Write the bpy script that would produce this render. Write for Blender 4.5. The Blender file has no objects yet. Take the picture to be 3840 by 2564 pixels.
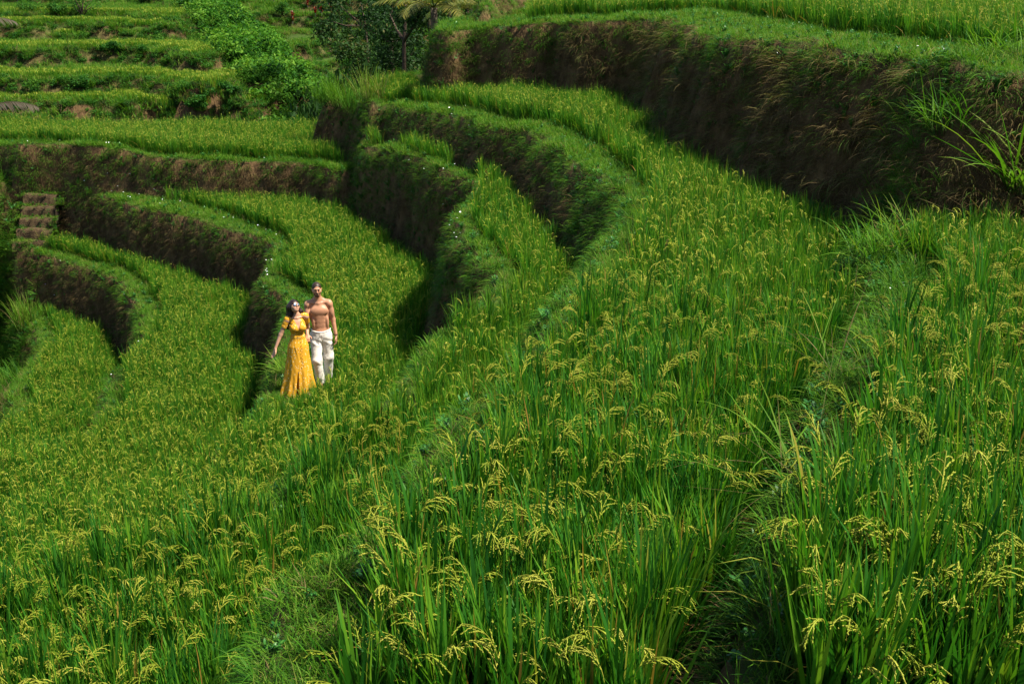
import bpy, math, random
import numpy as np
from mathutils import Vector, Matrix

rng = np.random.default_rng(7)
random.seed(7)
scene = bpy.context.scene

# ------------------------------------------------------------------ camera, sky, sun, exposure
F_PX, Y_HOR = 4267.0, -130.0              # focal length and eye level, in photograph pixels
PITCH = math.atan((1282 - Y_HOR) / F_PX)
CAM_Z = 8.0
cam_d = bpy.data.cameras.new('camera')
cam = bpy.data.objects.new('camera', cam_d)
scene.collection.objects.link(cam)
cam.location = (0, 0, CAM_Z)
cam.rotation_euler = (math.pi / 2 - PITCH, 0, 0)
cam_d.sensor_width = 36.0
cam_d.lens = 36.0 * F_PX / 3840.0
cam_d.clip_start = 0.05
cam_d.clip_end = 1500
scene.camera = cam

SUN_EL, SUN_AZ = math.radians(58), math.radians(102)     # azimuth clockwise from +Y (view direction)
world = bpy.data.worlds.new('World')
scene.world = world
world.use_nodes = True
wn = world.node_tree.nodes
sky = wn.new('ShaderNodeTexSky')
sky.sky_type = 'NISHITA'
sky.sun_disc = False
sky.sun_elevation = SUN_EL
sky.sun_rotation = SUN_AZ
world.node_tree.links.new(sky.outputs[0], wn['Background'].inputs[0])
wn['Background'].inputs[1].default_value = 0.080
sun_d = bpy.data.lights.new('sun', 'SUN')
sun_d.energy = 5.0
sun_d.angle = math.radians(2.0)
sun_d.color = (1.0, 0.93, 0.80)
sun = bpy.data.objects.new('sun', sun_d)
scene.collection.objects.link(sun)
to_sun = Vector((math.sin(SUN_AZ) * math.cos(SUN_EL), math.cos(SUN_AZ) * math.cos(SUN_EL), math.sin(SUN_EL)))
sun.rotation_euler = (-to_sun).to_track_quat('-Z', 'Y').to_euler()
sun.location = (30, -10, 50)
scene.view_settings.view_transform = 'Standard'
scene.view_settings.look = 'None'
scene.view_settings.exposure = 1.15
scene.view_settings.gamma = 1.0
scene.render.engine = 'CYCLES'
scene.cycles.max_bounces = 6
scene.cycles.diffuse_bounces = 3
scene.cycles.transmission_bounces = 4
scene.cycles.transparent_max_bounces = 4
scene.cycles.use_denoising = True

# ------------------------------------------------------------------ helpers
COL = scene.collection
def tag(o, label=None, cat=None, group=None, kind=None):
    if label: o['label'] = label
    if cat: o['category'] = cat
    if group: o['group'] = group
    if kind: o['kind'] = kind
    return o
def empty(name, loc=(0, 0, 0), rz=0.0, sc=1.0):
    o = bpy.data.objects.new(name, None)
    o.empty_display_size = 0.1
    o.location = loc; o.rotation_euler = (0, 0, rz); o.scale = (sc, sc, sc)
    COL.objects.link(o)
    return o
def mesh_np(name, v, f, attrs=None, smooth=False, mat=None):
    """v (N,3); f (M,k) array, or list of such arrays"""
    me = bpy.data.meshes.new(name)
    v = np.asarray(v, np.float32)
    fl = f if isinstance(f, list) else [f]
    fl = [np.asarray(a, np.int32) for a in fl if len(a)]
    me.vertices.add(len(v)); me.vertices.foreach_set('co', v.ravel())
    loops = np.concatenate([a.ravel() for a in fl])
    tot = np.concatenate([np.full(len(a), a.shape[1], np.int32) for a in fl])
    start = np.concatenate([[0], np.cumsum(tot)[:-1]]).astype(np.int32)
    me.loops.add(len(loops)); me.loops.foreach_set('vertex_index', loops)
    me.polygons.add(len(tot)); me.polygons.foreach_set('loop_start', start)
    me.polygons.foreach_set('loop_total', tot)
    if smooth: me.polygons.foreach_set('use_smooth', np.ones(len(tot), bool))
    me.update(calc_edges=True)
    if attrs:
        for k, a in attrs.items():
            a = np.asarray(a, np.float32)
            at = me.attributes.new(k, 'FLOAT', 'POINT'); at.data.foreach_set('value', a)
    if mat: me.materials.append(mat)
    return me
def obj(name, me, parent=None):
    o = bpy.data.objects.new(name, me)
    COL.objects.link(o)
    if parent: o.parent = parent
    return o

class MB:
    """collects vertices, quads, triangles and two per-vertex attributes (t along the blade, k per blade)"""
    def __init__(s): s.v = []; s.q = []; s.tr = []; s.t = []; s.k = []; s.n = 0
    def add(s, v, q=None, tr=None, t=0.0, k=0.5):
        v = np.asarray(v, float); n = len(v)
        s.v.append(v)
        if q is not None and len(q): s.q.append(np.asarray(q, int) + s.n)
        if tr is not None and len(tr): s.tr.append(np.asarray(tr, int) + s.n)
        s.t.append(np.broadcast_to(np.asarray(t, float), (n,))); s.k.append(np.broadcast_to(np.asarray(k, float), (n,)))
        s.n += n
    def mesh(s, name, mat=None, smooth=False):
        fs = []
        if s.q: fs.append(np.concatenate(s.q))
        if s.tr: fs.append(np.concatenate(s.tr))
        return mesh_np(name, np.concatenate(s.v), fs, {'t': np.concatenate(s.t), 'k': np.concatenate(s.k)}, smooth, mat)
    def tube(s, pts, rad, n=6, t0=0.0, t1=1.0, k=0.5, cap=True):
        pts = np.asarray(pts, float); m = len(pts)
        rad = np.broadcast_to(np.asarray(rad, float), (m,))
        d = np.gradient(pts, axis=0); d /= np.linalg.norm(d, axis=1)[:, None] + 1e-9
        ref = np.array([0, 0, 1.0]) if abs(d[0, 2]) < .9 else np.array([1.0, 0, 0])
        a = np.cross(d, ref); a /= np.linalg.norm(a, axis=1)[:, None] + 1e-9
        b = np.cross(d, a)
        th = np.arange(n) * 2 * np.pi / n
        V = pts[:, None] + rad[:, None, None] * (np.cos(th)[None, :, None] * a[:, None] + np.sin(th)[None, :, None] * b[:, None])
        i = np.arange(m - 1)[:, None] * n; j = np.arange(n)[None]; j2 = (j + 1) % n
        q = np.stack([i + j, i + j2, i + n + j2, i + n + j], -1).reshape(-1, 4)
        V = V.reshape(-1, 3); tr = None
        tt = np.repeat(np.linspace(t0, t1, m), n)
        if cap:
            V = np.vstack([V, pts[-1], pts[0]]); tt = np.append(tt, [t1, t0])
            base = (m - 1) * n; e = m * n; jj = np.arange(n)
            tr = np.vstack([np.stack([base + jj, base + (jj + 1) % n, np.full(n, e)], 1), np.stack([(jj + 1) % n, jj, np.full(n, e + 1)], 1)])
        s.add(V, q, tr, tt, k)
    def blade(s, base, az, length, width, lean, droop, segs=4, k=0.5, twist=0.0, fold=0.0, t0=0.0):
        """a grass leaf: starts leaning by `lean` rad from the vertical towards az, bends by `droop` rad more to its tip"""
        u = np.linspace(0, 1, segs + 1)
        ang = lean + droop * u ** 1.7
        dl = length / segs
        r = np.concatenate([[0], np.cumsum(np.sin((ang[1:] + ang[:-1]) / 2)) * dl])
        z = np.concatenate([[0], np.cumsum(np.cos((ang[1:] + ang[:-1]) / 2)) * dl])
        c, sn = math.cos(az), math.sin(az)
        P = np.stack([base[0] + r * c, base[1] + r * sn, base[2] + z], 1)
        side = np.stack([-sn * np.cos(twist * u) , c * np.cos(twist * u), np.sin(twist * u)], 1)
        w = width * .5 * np.minimum(1, .45 + 1.6 * u) * (1 - u ** 3.2)
        L = P + side * w[:, None]; R = P - side * w[:, None]
        V = np.empty(((segs) * 2 + 1, 3)); V[0:-1:2] = L[:-1]; V[1:-1:2] = R[:-1]; V[-1] = P[-1]
        q = np.array([[2 * i, 2 * i + 1, 2 * i + 3, 2 * i + 2] for i in range(segs - 1)]).reshape(-1, 4)
        tr = [[2 * segs - 2, 2 * segs - 1, 2 * segs]]
        t = np.append(np.repeat(u[:-1], 2), 1.0)
        s.add(V, q, tr, t0 + t * (1 - t0), k)

def new_mat(name):
    m = bpy.data.materials.new(name); m.use_nodes = True
    nt = m.node_tree; nt.nodes.clear()
    return m, nt, nt.nodes, nt.links
def ramp(nodes, stops, interp='LINEAR'):
    r = nodes.new('ShaderNodeValToRGB'); r.color_ramp.interpolation = interp
    e = r.color_ramp.elements
    while len(e) > 1: e.remove(e[-1])
    e[0].position = stops[0][0]; e[0].color = (*stops[0][1], 1)
    for p, c in stops[1:]:
        x = e.new(p); x.color = (*c, 1)
    return r
def mathn(nodes, links, op, a, b=None):
    n = nodes.new('ShaderNodeMath'); n.operation = op
    for i, x in enumerate((a, b)):
        if x is None: continue
        if isinstance(x, (int, float)): n.inputs[i].default_value = x
        else: links.new(x, n.inputs[i])
    return n.outputs[0]
def leaf_mat(name, stops, base_col=None, trans=0.45, rough=0.42, var=0.35, spec=0.35, base_end=0.35):
    """leaf: colour from the per-blade value k, moved a little per plant; paler or browner sheath at the base"""
    m, nt, N, L = new_mat(name)
    out = N.new('ShaderNodeOutputMaterial')
    at = N.new('ShaderNodeAttribute'); at.attribute_name = 'k'
    oi = N.new('ShaderNodeObjectInfo')
    kk = mathn(N, L, 'ADD', at.outputs['Fac'], mathn(N, L, 'MULTIPLY', mathn(N, L, 'SUBTRACT', oi.outputs['Random'], .5), var))
    rp = ramp(N, stops); L.new(kk, rp.inputs[0])
    col = rp.outputs[0]
    if base_col:
        a2 = N.new('ShaderNodeAttribute'); a2.attribute_name = 't'
        mr = N.new('ShaderNodeMapRange'); mr.inputs[1].default_value = 0.0; mr.inputs[2].default_value = base_end
        L.new(a2.outputs['Fac'], mr.inputs[0])
        mx = N.new('ShaderNodeMix'); mx.data_type = 'RGBA'
        L.new(mr.outputs[0], mx.inputs[0]); mx.inputs[6].default_value = (*base_col, 1); L.new(col, mx.inputs[7])
        col = mx.outputs[2]
    p = N.new('ShaderNodeBsdfPrincipled'); L.new(col, p.inputs['Base Color'])
    p.inputs['Roughness'].default_value = rough; p.inputs['Specular IOR Level'].default_value = spec
    if trans > 0:
        tr = N.new('ShaderNodeBsdfTranslucent')
        br = N.new('ShaderNodeMix'); br.data_type = 'RGBA'; br.blend_type = 'MULTIPLY'; br.inputs[0].default_value = 1
        L.new(col, br.inputs[6]); br.inputs[7].default_value = (1.0, 1.05, .55, 1)
        L.new(br.outputs[2], tr.inputs[0])
        ms = N.new('ShaderNodeMixShader'); ms.inputs[0].default_value = trans
        L.new(p.outputs[0], ms.inputs[1]); L.new(tr.outputs[0], ms.inputs[2]); L.new(ms.outputs[0], out.inputs[0])
    else: L.new(p.outputs[0], out.inputs[0])
    return m
def noise_mat(name, stops, scale=4.0, rough=.9, detail=6, bump=.3, bscale=None, coord='Object', spec=.2, stretch=(1, 1, 1), dist=.0):
    m, nt, N, L = new_mat(name)
    out = N.new('ShaderNodeOutputMaterial'); p = N.new('ShaderNodeBsdfPrincipled')
    tc = N.new('ShaderNodeTexCoord'); mp = N.new('ShaderNodeMapping'); mp.inputs['Scale'].default_value = stretch
    L.new(tc.outputs[coord], mp.inputs[0])
    nz = N.new('ShaderNodeTexNoise'); nz.inputs['Scale'].default_value = scale; nz.inputs['Detail'].default_value = detail
    nz.inputs['Roughness'].default_value = .62; nz.inputs['Distortion'].default_value = dist
    L.new(mp.outputs[0], nz.inputs[0])
    r = ramp(N, stops); L.new(nz.outputs[0], r.inputs[0]); L.new(r.outputs[0], p.inputs['Base Color'])
    p.inputs['Roughness'].default_value = rough; p.inputs['Specular IOR Level'].default_value = spec
    if bump:
        n2 = N.new('ShaderNodeTexNoise'); n2.inputs['Scale'].default_value = bscale or scale * 5; n2.inputs['Detail'].default_value = 5
        L.new(mp.outputs[0], n2.inputs[0])
        b = N.new('ShaderNodeBump'); b.inputs['Strength'].default_value = bump; b.inputs['Distance'].default_value = .05
        L.new(n2.outputs[0], b.inputs['Height']); L.new(b.outputs[0], p.inputs['Normal'])
    L.new(p.outputs[0], out.inputs[0])
    return m
def vnoise(x, y, seed=0):
    """value noise, -1..1"""
    x = np.asarray(x, float); y = np.asarray(y, float)
    xi = np.floor(x).astype(np.int64); yi = np.floor(y).astype(np.int64)
    fx = x - xi; fy = y - yi
    fx = fx * fx * (3 - 2 * fx); fy = fy * fy * (3 - 2 * fy)
    def h(a, b):
        n = (a * 374761393 + b * 668265263 + seed * 974634777) & 0x7fffffff
        n = ((n ^ (n >> 13)) * 1274126177) & 0x7fffffff
        return ((n ^ (n >> 16)) & 0xffff) / 32767.5 - 1
    return (h(xi, yi) * (1 - fx) + h(xi + 1, yi) * fx) * (1 - fy) + (h(xi, yi + 1) * (1 - fx) + h(xi + 1, yi + 1) * fx) * fy
def fbm(x, y, seed=0, o=3):
    return sum(vnoise(x * 2 ** i, y * 2 ** i, seed + i) * .5 ** i for i in range(o))

# photograph pixels -> ground positions, given the height below the eye of the terrace they lie on
def unp(p, drop):
    x = p[0] - 1920.0; y = p[1] - 1282.0
    dz = -(y * math.cos(PITCH) + F_PX * math.sin(PITCH)); dy = F_PX * math.cos(PITCH) - y * math.sin(PITCH)
    t = drop / (-dz)
    return (x * t, dy * t)
def project(P):
    """ground points -> photograph pixels"""
    P = np.asarray(P, float); dz = P[:, 2] - CAM_Z
    dep = P[:, 1] * math.cos(PITCH) - dz * math.sin(PITCH)
    yy = -(P[:, 1] * math.sin(PITCH) + dz * math.cos(PITCH))
    dep = np.where(dep < .05, .05, dep)
    return 1920 + F_PX * P[:, 0] / dep, 1282 + F_PX * yy / dep, dep
def VW(p): return [(x * 3840 / 2348, y * 3840 / 2348) for x, y in p]
def ZM(s, ox, oy): return lambda p: [(ox + x / s, oy + y / s) for x, y in p]
Z2 = ZM(1.807, 0, 0); Z3 = ZM(1.742, 1000, 0); Z4 = ZM(1.631, 2400, 0); Z5 = ZM(1.678, 0, 400); Z6 = ZM(1.7425, 0, 1000); ZL = ZM(3.136, 0, 600)

# ------------------------------------------------------------------ terraces
class Lip:
    """the outer edge of a terrace: everything on its uphill side stands `step` higher"""
    def __init__(s, name, pts, close, step, bw, ww, seed, lift=.17, res=.3, wig=.12, smooth=True):
        s.name, s.step, s.lift, s.seed = name, step, lift, seed
        P = np.array(pts, float)
        bw = np.interp(np.linspace(0, 1, len(P)), np.linspace(0, 1, len(bw)), bw) if len(bw) != len(P) else np.array(bw, float)
        ww = np.interp(np.linspace(0, 1, len(P)), np.linspace(0, 1, len(ww)), ww) if len(ww) != len(P) else np.array(ww, float)
        seg = np.r_[0, np.cumsum(np.linalg.norm(np.diff(P, axis=0), axis=1))]
        u = np.arange(0, seg[-1], res)
        # Catmull-Rom through the points
        i = np.clip(np.searchsorted(seg, u, 'right') - 1, 0, len(P) - 2)
        f = ((u - seg[i]) / (seg[i + 1] - seg[i] + 1e-9))[:, None]
        p0 = P[np.maximum(i - 1, 0)]; p1 = P[i]; p2 = P[i + 1]; p3 = P[np.minimum(i + 2, len(P) - 1)]
        Q = .5 * ((2 * p1) + (p2 - p0) * f + (2 * p0 - 5 * p1 + 4 * p2 - p3) * f ** 2 + (3 * p1 - p0 - 3 * p2 + p3) * f ** 3)
        if not smooth: Q = p1 + (p2 - p1) * f
        s.bwv = np.interp(u, seg, bw); s.wwv = np.interp(u, seg, ww)
        s.line = Q + wig * np.stack([vnoise(u * 1.1, u * 0, seed), vnoise(u * 1.1, u * 0, seed + 9)], 1)
        s.poly = np.vstack([s.line, np.array(close, float)])
    def fields(s, X, Y):
        """signed distance (positive uphill), bund width and wall width at the points"""
        n = len(X); P = s.poly; A = P; B = np.roll(P, -1, 0)
        nb = len(s.line)
        bwv = np.r_[s.bwv, np.full(len(P) - nb, s.bwv[-1])]; wwv = np.r_[s.wwv, np.full(len(P) - nb, s.wwv[-1])]
        best = np.full(n, 1e9); bi = np.zeros(n, int); ins = np.zeros(n, bool)
        for j in range(len(P)):
            ax, ay = A[j]; bx, by = B[j]
            dx, dy = bx - ax, by - ay; L2 = dx * dx + dy * dy + 1e-12
            t = np.clip(((X - ax) * dx + (Y - ay) * dy) / L2, 0, 1)
            d = (X - ax - t * dx) ** 2 + (Y - ay - t * dy) ** 2
            m = d < best; best[m] = d[m]; bi[m] = j
            if ay != by:
                c = ((ay > Y) != (by > Y)) & (X < dx * (Y - ay) / dy + ax)
                ins ^= c
        d = np.sqrt(best); sd = np.where(ins, d, -d)
        return sd, bwv[bi], wwv[bi]

def U(pts, drop): return [unp(p, drop) for p in pts]
LIPS = []
# field heights below the eye
D0, D1, D2, D3, D4A, D4B, D5, D5R, D6, D7 = 11.7, 10.3, 8.65, 6.97, 5.75, 4.82, 3.55, 3.1, 1.85, 1.3
LIFT = .17
b1 = U(Z6([(60, 180), (150, 280), (200, 400), (215, 520), (190, 620), (130, 720), (90, 830), (60, 950), (0, 1050)]), D1 - LIFT)
LIPS.append(Lip('T1', [(-30, 38), (-20, 37.5)] + b1 + [(-13.0, 23.5), (-15, 22), (-20, 20), (-30, 17)], [(-60, 10), (-60, -30), (80, -30), (80, 43), (-60, 43)], D0 - D1, [.6], [.5], 11))
b2 = U(ZL([(260, 1060), (420, 1110), (600, 1150), (800, 1210), (1000, 1260), (1200, 1320), (1330, 1390)]) + Z6([(790, 150), (860, 230), (915, 310), (938, 370), (925, 430), (895, 500), (850, 580), (760, 660), (700, 770), (685, 870), (640, 970), (560, 1080), (460, 1165), (330, 1230)]), D2 - LIFT)
LIPS.append(Lip('T2', [(-30, 37.5), (-19, 36.8)] + b2 + [(-9.0, 18.8), (-10.5, 17.8), (-14, 16.5), (-30, 13)], [(-60, 8), (-60, -30), (80, -30), (80, 41.5), (-60, 41.5)], D1 - D2,
    [.6, .6] + [.45, .5, .55, .6, .65, .65, .65] + [.65, .65, .6, .55, .5, .45, .5, .55, .55, .55, .55, .5, .45, .4] + [.4] * 4, [.42], 12))
b3 = U(Z5([(130, 510), (350, 500), (420, 520), (500, 535), (620, 545), (760, 590), (880, 630), (1000, 660), (1150, 690), (1300, 730), (1450, 780), (1580, 800), (1700, 870), (1730, 900), (1700, 960), (1660, 1030), (1680, 1100), (1750, 1180), (1800, 1260)]), D3 - LIFT)
LIPS.append(Lip('T3', [(-30, 31), (-20, 33.5), (-17.6, 34.8), (-16.8, 36.0)] + b3 + [(-4.4, 20.5), (-4.28, 18.6), (-4.22, 17.4), (-4.15, 16.3), (-4.35, 15.0), (-5.3, 13.9), (-7, 13.0), (-12, 11), (-30, 7)], [(-60, 0), (-60, -30), (80, -30), (80, 42.5), (-60, 42.5)], D2 - D3,
    [1] * 4 + [.8, .8, .8, .8, .9, 1.0, 1.1, 1.1, 1.1, 1.0, .9, .7, .55, .5, .5, .55, .6, .65, .75] + [.95, 1.15, .8, .45, .4, .35, .35, .35, .35], [.42], 13))
b4 = U(Z5([(0, 240), (150, 270), (400, 272), (700, 290), (900, 310), (1100, 325), (1300, 335), (1600, 340), (1850, 350), (2000, 370), (2130, 400), (2220, 395)]), D4A - LIFT)
b4bpx = (Z3([(640, 1010), (700, 1000), (800, 1010), (880, 1040), (1000, 1075), (1100, 1120), (1250, 1180), (1400, 1260)]) + VW([(1065, 490), (1042, 520), (1055, 565), (1095, 605), (1122, 650), (1125, 700), (1095, 740), (1050, 775), (1000, 800)]))
b4b = [unp(p, d) for p, d in zip(b4bpx, np.interp([p[0] if p[1] < 730 else 2000 for p in b4bpx], [1367, 1420, 1553, 1620], [5.0, 4.85, 4.70, D4B - LIFT]))]
ext4 = [(-1.15, 12.6), (-1.5, 11.2), (-2.0, 9.8), (-2.6, 8.6), (-3.6, 7.4), (-6, 6.0), (-14, 3.5)]
LIPS.append(Lip('T4A', [(-40, 44), (-25, 41)] + b4 + [(x - .16, y - .1) for x, y in b4b[1:] + ext4], [(-30, 0), (-30, -30), (80, -30), (80, 41.6), (-4.6, 40.6), (-7, 40.8), (-12, 41.0), (-20, 42.0), (-40, 46)], D3 - D4A, [.55], [.38], 14, wig=.08))
LIPS.append(Lip('T4B', [(-3.6, 37), (-4.1, 35)] + b4b + ext4, [(-30, 0), (-30, -30), (80, -30), (80, 41), (0, 41)], D4A - D4B,
    [.28] * 7 + [.35] * 3 + [.4, .4, .42, .45, .45, .42, .4, .38, .35] + [.35] * 7, [.45], 15))
b5px = (Z3([(360, 640), (450, 650), (560, 660), (690, 690), (800, 690), (900, 700), (1050, 720), (1200, 740), (1400, 790), (1600, 840), (1750, 880)]) + VW([(1240, 320), (1300, 350), (1350, 385), (1400, 430), (1440, 470), (1430, 510), (1400, 540), (1370, 580), (1330, 640), (1290, 690), (1250, 770), (1220, 820), (1140, 880), (1050, 950), (940, 1080), (870, 1170), (760, 1260), (680, 1350), (620, 1450), (540, 1568)]))
b5 = [unp(p, d) for p, d in zip(b5px, np.interp([p[0] if p[1] < 560 else 2030 for p in b5px], [1210, 1308, 1422, 1553, 1700, 2030], [4.0, 3.95, 3.81, 3.66, 3.5, 3.38]))]
LIPS.append(Lip('T5', [(-4.2, 40), (-5.6, 36.5)] + b5 + [(-1.4, 3.5), (-1.6, 1), (-2, -5)], [(-4, -20), (80, -20), (80, 46), (0, 44)], D4B - D5,
    [.7] * 2 + [.9, .8, .6, .55, .55, .55, .6, .65, .7, .8, .9] + [.9, .85, .7, .5, .45, .45, .5, .55, .55, .5, .48, .5, .55, .6, .64, .64, .64, .64, .64, .64] + [.64] * 3, [.6] * 2 + [.55] * 11 + [.6, .7, .8, .9, .9, .85, .8, .8, .7, .6] + [.5] * 13, 16))
b5r = U(VW([(1985, 560), (2010, 640), (2000, 720), (1950, 820), (1900, 920), (1850, 1020), (1810, 1120), (1780, 1220), (1750, 1330), (1720, 1450), (1690, 1568)]), D5R - .1)
LIPS.append(Lip('T5R', [(8, 16.5), (5.4, 14.6)] + b5r + [(.9, 2.5), (.9, 0), (.9, -4)], [(1, -15), (60, -15), (60, 16.5)], D5 - D5R, [.5, .6, .6, .45, .35, .3, .25, .22], [.3], 17, lift=.1))
def b6_pts():
    px = Z3([(1140, 215), (1200, 230), (1400, 225), (1700, 225), (2000, 225), (2265, 235)]) + Z4([(0, 225), (250, 240), (400, 290), (500, 310), (700, 330), (1000, 335), (1400, 385), (1900, 400), (2349, 420)])
    dr = np.interp([p[0] for p in px], [1650, 2400, 3000, 3840], [1.86, 1.66, 1.3, 1.12])
    return [unp(p, d) for p, d in zip(px, dr)]
b6 = b6_pts()
LIPS.append(Lip('T6', [(-.2, 44), (-1.9, 37)] + b6 + [(7.5, 11.8), (9.5, 9), (12, 4), (13, -6)], [(16, -15), (90, -15), (90, 60), (0, 60)], D5 - D6,
    [.8, .8] + [1, 1, 1, 1.2, 1.4, 1.6, 1.8, 2.0, 1.9, 1.8, 1.9, 2.0, 2.1, 2.2, 2.2] + [2.2] * 4, [.6, .6] + [.55, .5, .5, .5, .6, .7, .8, .9, .9, .9, .9, 1, 1, 1, 1] + [1] * 4, 18, wig=.3))
b7 = U(Z3([(1440, 45), (1500, 20), (1700, 10), (2265, 2)]), D7 - .1)
LIPS.append(Lip('T7', [(.2, 52), (-.8, 43)] + b7 + [(6, 44.5), (12, 45), (25, 44), (40, 42)], [(90, 40), (90, 58), (.5, 58)], D6 - D7, [.5], [.4], 19))
NL = len(LIPS); LI = {l.name: i for i, l in enumerate(LIPS)}

# far hillside rows (same idea, larger steps)
FAR = []
def frow(px, drop, step, right_back, ww, seed):
    p = U(Z2(px), drop)
    a = p[0]; b = p[-1]
    FAR.append(Lip('far', [(a[0] - 60, a[1] + 6)] * 1 + p + [(b[0] + 1.2, b[1] + 3), (b[0] + right_back, b[1] + 40)], [(right_back + b[0] + 10, 330), (-260, 330), (-260, a[1] + 20)], step, [1.0], [ww], seed, res=1.0, wig=1.3, lift=.1))
frow([(470, 810), (520, 790), (880, 790), (1120, 800), (1500, 790), (1660, 800)], 10.3, 3.6, 18, 1.0, 31)
frow([(640, 722), (900, 735), (1390, 720), (1480, 735), (1680, 735)], 9.5, .9, 16, .7, 32)
frow([(-60, 560), (300, 560), (640, 560), (900, 550), (1090, 560), (1250, 600), (1480, 610)], 8.3, 1.25, 12, 1.0, 33)
frow([(-60, 360), (300, 355), (700, 350), (1060, 355), (1200, 400), (1320, 410)], 6.9, 1.4, 12, .9, 34)
frow([(720, 262), (1000, 255), (1140, 265)], 6.3, .6, 10, .8, 35)
frow([(-60, 195), (300, 190), (690, 195), (850, 205), (1170, 200)], 5.5, .9, 12, .9, 36)
frow([(690, 130), (840, 135), (1020, 150), (1150, 150)], 5.0, .6, 12, .8, 37)
frow([(-60, 60), (300, 70), (700, 50), (900, 30), (1000, 60)], 4.9, 1.2, 10, 1.5, 38)

ZF = CAM_Z - D0
def terrain(X, Y, want=False):
    X = np.asarray(X, float); Y = np.asarray(Y, float)
    H = np.full(len(X), CAM_Z - D0)
    cls = np.zeros(len(X), int)          # index of the topmost lip the point lies above
    sd = np.zeros((len(X), NL), np.float32); bw = np.zeros_like(sd); ww = np.zeros_like(sd)
    und = .05 * fbm(X * .9, Y * .9, 3)
    RR = []
    for k, l in enumerate(LIPS):
        s, b, w = l.fields(X, Y)
        s = s + (.06 * vnoise(X * 1.6, Y * 1.6, l.seed) + .05 * vnoise(X * 4, Y * 4, l.seed + 5)) * np.exp(-(s / 1.5) ** 2)
        if l.name == 'T6': s = s + .25 * vnoise(X * .9 + 3, Y * .9, 77) * np.exp(-(s / 2) ** 2)
        r = np.clip((s + w) / w, 0, 1); RR.append(.55 * r + .45 * r * r * (3 - 2 * r))
        sd[:, k] = s; bw[:, k] = b; ww[:, k] = w
        cls[s > 0] = k + 1
    i5r = LI['T5R']; order = [k for k in range(NL) if k != i5r]
    for a_, b_ in zip(order[-2::-1], order[:0:-1]): RR[a_] = np.maximum(RR[a_], RR[b_])   # a higher terrace always stands on the ones below
    tilt5 = .58 * np.clip((.4 - X) / 5.8, 0, 1) * np.clip((Y - 19) / 6, 0, 1)
    tilt4 = .35 * np.clip((-2.4 - X) / 1.8, 0, 1) * np.clip((Y - 25) / 2, 0, 1)
    for k, l in enumerate(LIPS):
        s, b, st = sd[:, k], bw[:, k], l.step
        if l.name == 'T4B': st = st - tilt4
        if l.name == 'T5': st = st - tilt5 + tilt4
        if l.name == 'T6': st = st + np.clip((X + 1.5) / 6, 0, 1) * .55 - (D5 - D5R) * RR[i5r] + tilt5 * .85
        H = H + st * RR[k] + l.lift * np.clip((s + .12) / .2, 0, 1) * (1 - np.clip((s - b * .8) / (b * .3 + .1), 0, 1))
    # valley and far hillside
    vall = np.clip((Y - 44) / 14, 0, 1) * np.clip((8 - X) / 6, 0, 1)
    H = H - 3.5 * vall * (H < CAM_Z - 5) - 0.0
    far = np.zeros(len(X), int)
    m = Y > 55
    if m.any():
        Hf = np.full(m.sum(), CAM_Z - 13.9)
        xm, ym = X[m], Y[m]
        fc = np.zeros(m.sum(), int); fs = np.zeros(m.sum())
        for k, l in enumerate(FAR):
            s, b, w = l.fields(xm, ym)
            r = np.clip((s + w) / w, 0, 1); r = r * r * (3 - 2 * r)
            Hf = Hf + l.step * r
            a = s > 0; fc[a] = k + 1; fs[a] = s[a]
            a2 = (s > -w) & (s <= 0); fc[a2] = 100 + k
        # general rise behind and to the right of the rows
        g = np.clip((ym - 112) / 80, 0, 1) ** 1.1 * 16 + np.clip((ym - 190) / 80, 0, 1) * 22
        bank = 6.5 * np.clip((ym - 62) / 55, 0, 1) * np.clip((xm + 44 + (ym - 80) * .12) / 16, 0, 1)
        Hb = CAM_Z - 13 + bank + g + 1.1 * fbm(xm * .12, ym * .12, 50) * np.clip((ym - 60) / 30, 0, 1)
        # stepped small terraces on the middle hillside
        stp = 1.5; q = Hb / stp; qf = np.floor(q); fr = q - qf
        Hs = stp * (qf + np.clip((fr - .72) / .28, 0, 1))
        mid = np.clip((xm + 30) / 8, 0, 1) * np.clip((ym - 95) / 12, 0, 1)
        Hb = Hb * (1 - mid) + Hs * mid
        fc[(Hb > Hf) & (mid > .5)] = 50
        fc[(Hb > Hf) & (mid <= .5)] = 60
        Hf = np.maximum(Hf, Hb)
        t = np.clip((ym - 55) / 8, 0, 1)
        H[m] = H[m] * (1 - t) + Hf * t
        far[m] = fc
    H = H + und * np.where(Y < 55, .6, 2.0)
    if want: return H, cls, sd, bw, ww, far
    return H

def grid(x0, x1, y0, y1, d):
    xs = np.arange(x0, x1 + d / 2, d); ys = np.arange(y0, y1 + d / 2, d)
    XX, YY = np.meshgrid(xs, ys)
    return xs, ys, XX.ravel(), YY.ravel()
GD = .125
gx, gy, GXX, GYY = grid(-24, 20, -4, 56, GD)
GH, GC, GS, GB, GW, GFAR = terrain(GXX, GYY, True)
nx, ny = len(gx), len(gy)
i0 = (np.arange(ny - 1)[:, None] * nx + np.arange(nx - 1)[None]).ravel()
GQ = np.stack([i0, i0 + 1, i0 + nx + 1, i0 + nx], 1)
# slope -> how bare the bank is (shape of the ground, not of the light)
gz = GH.reshape(ny, nx); sy_, sx_ = np.gradient(gz, GD)
GSL = np.hypot(sx_, sy_).ravel()

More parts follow.
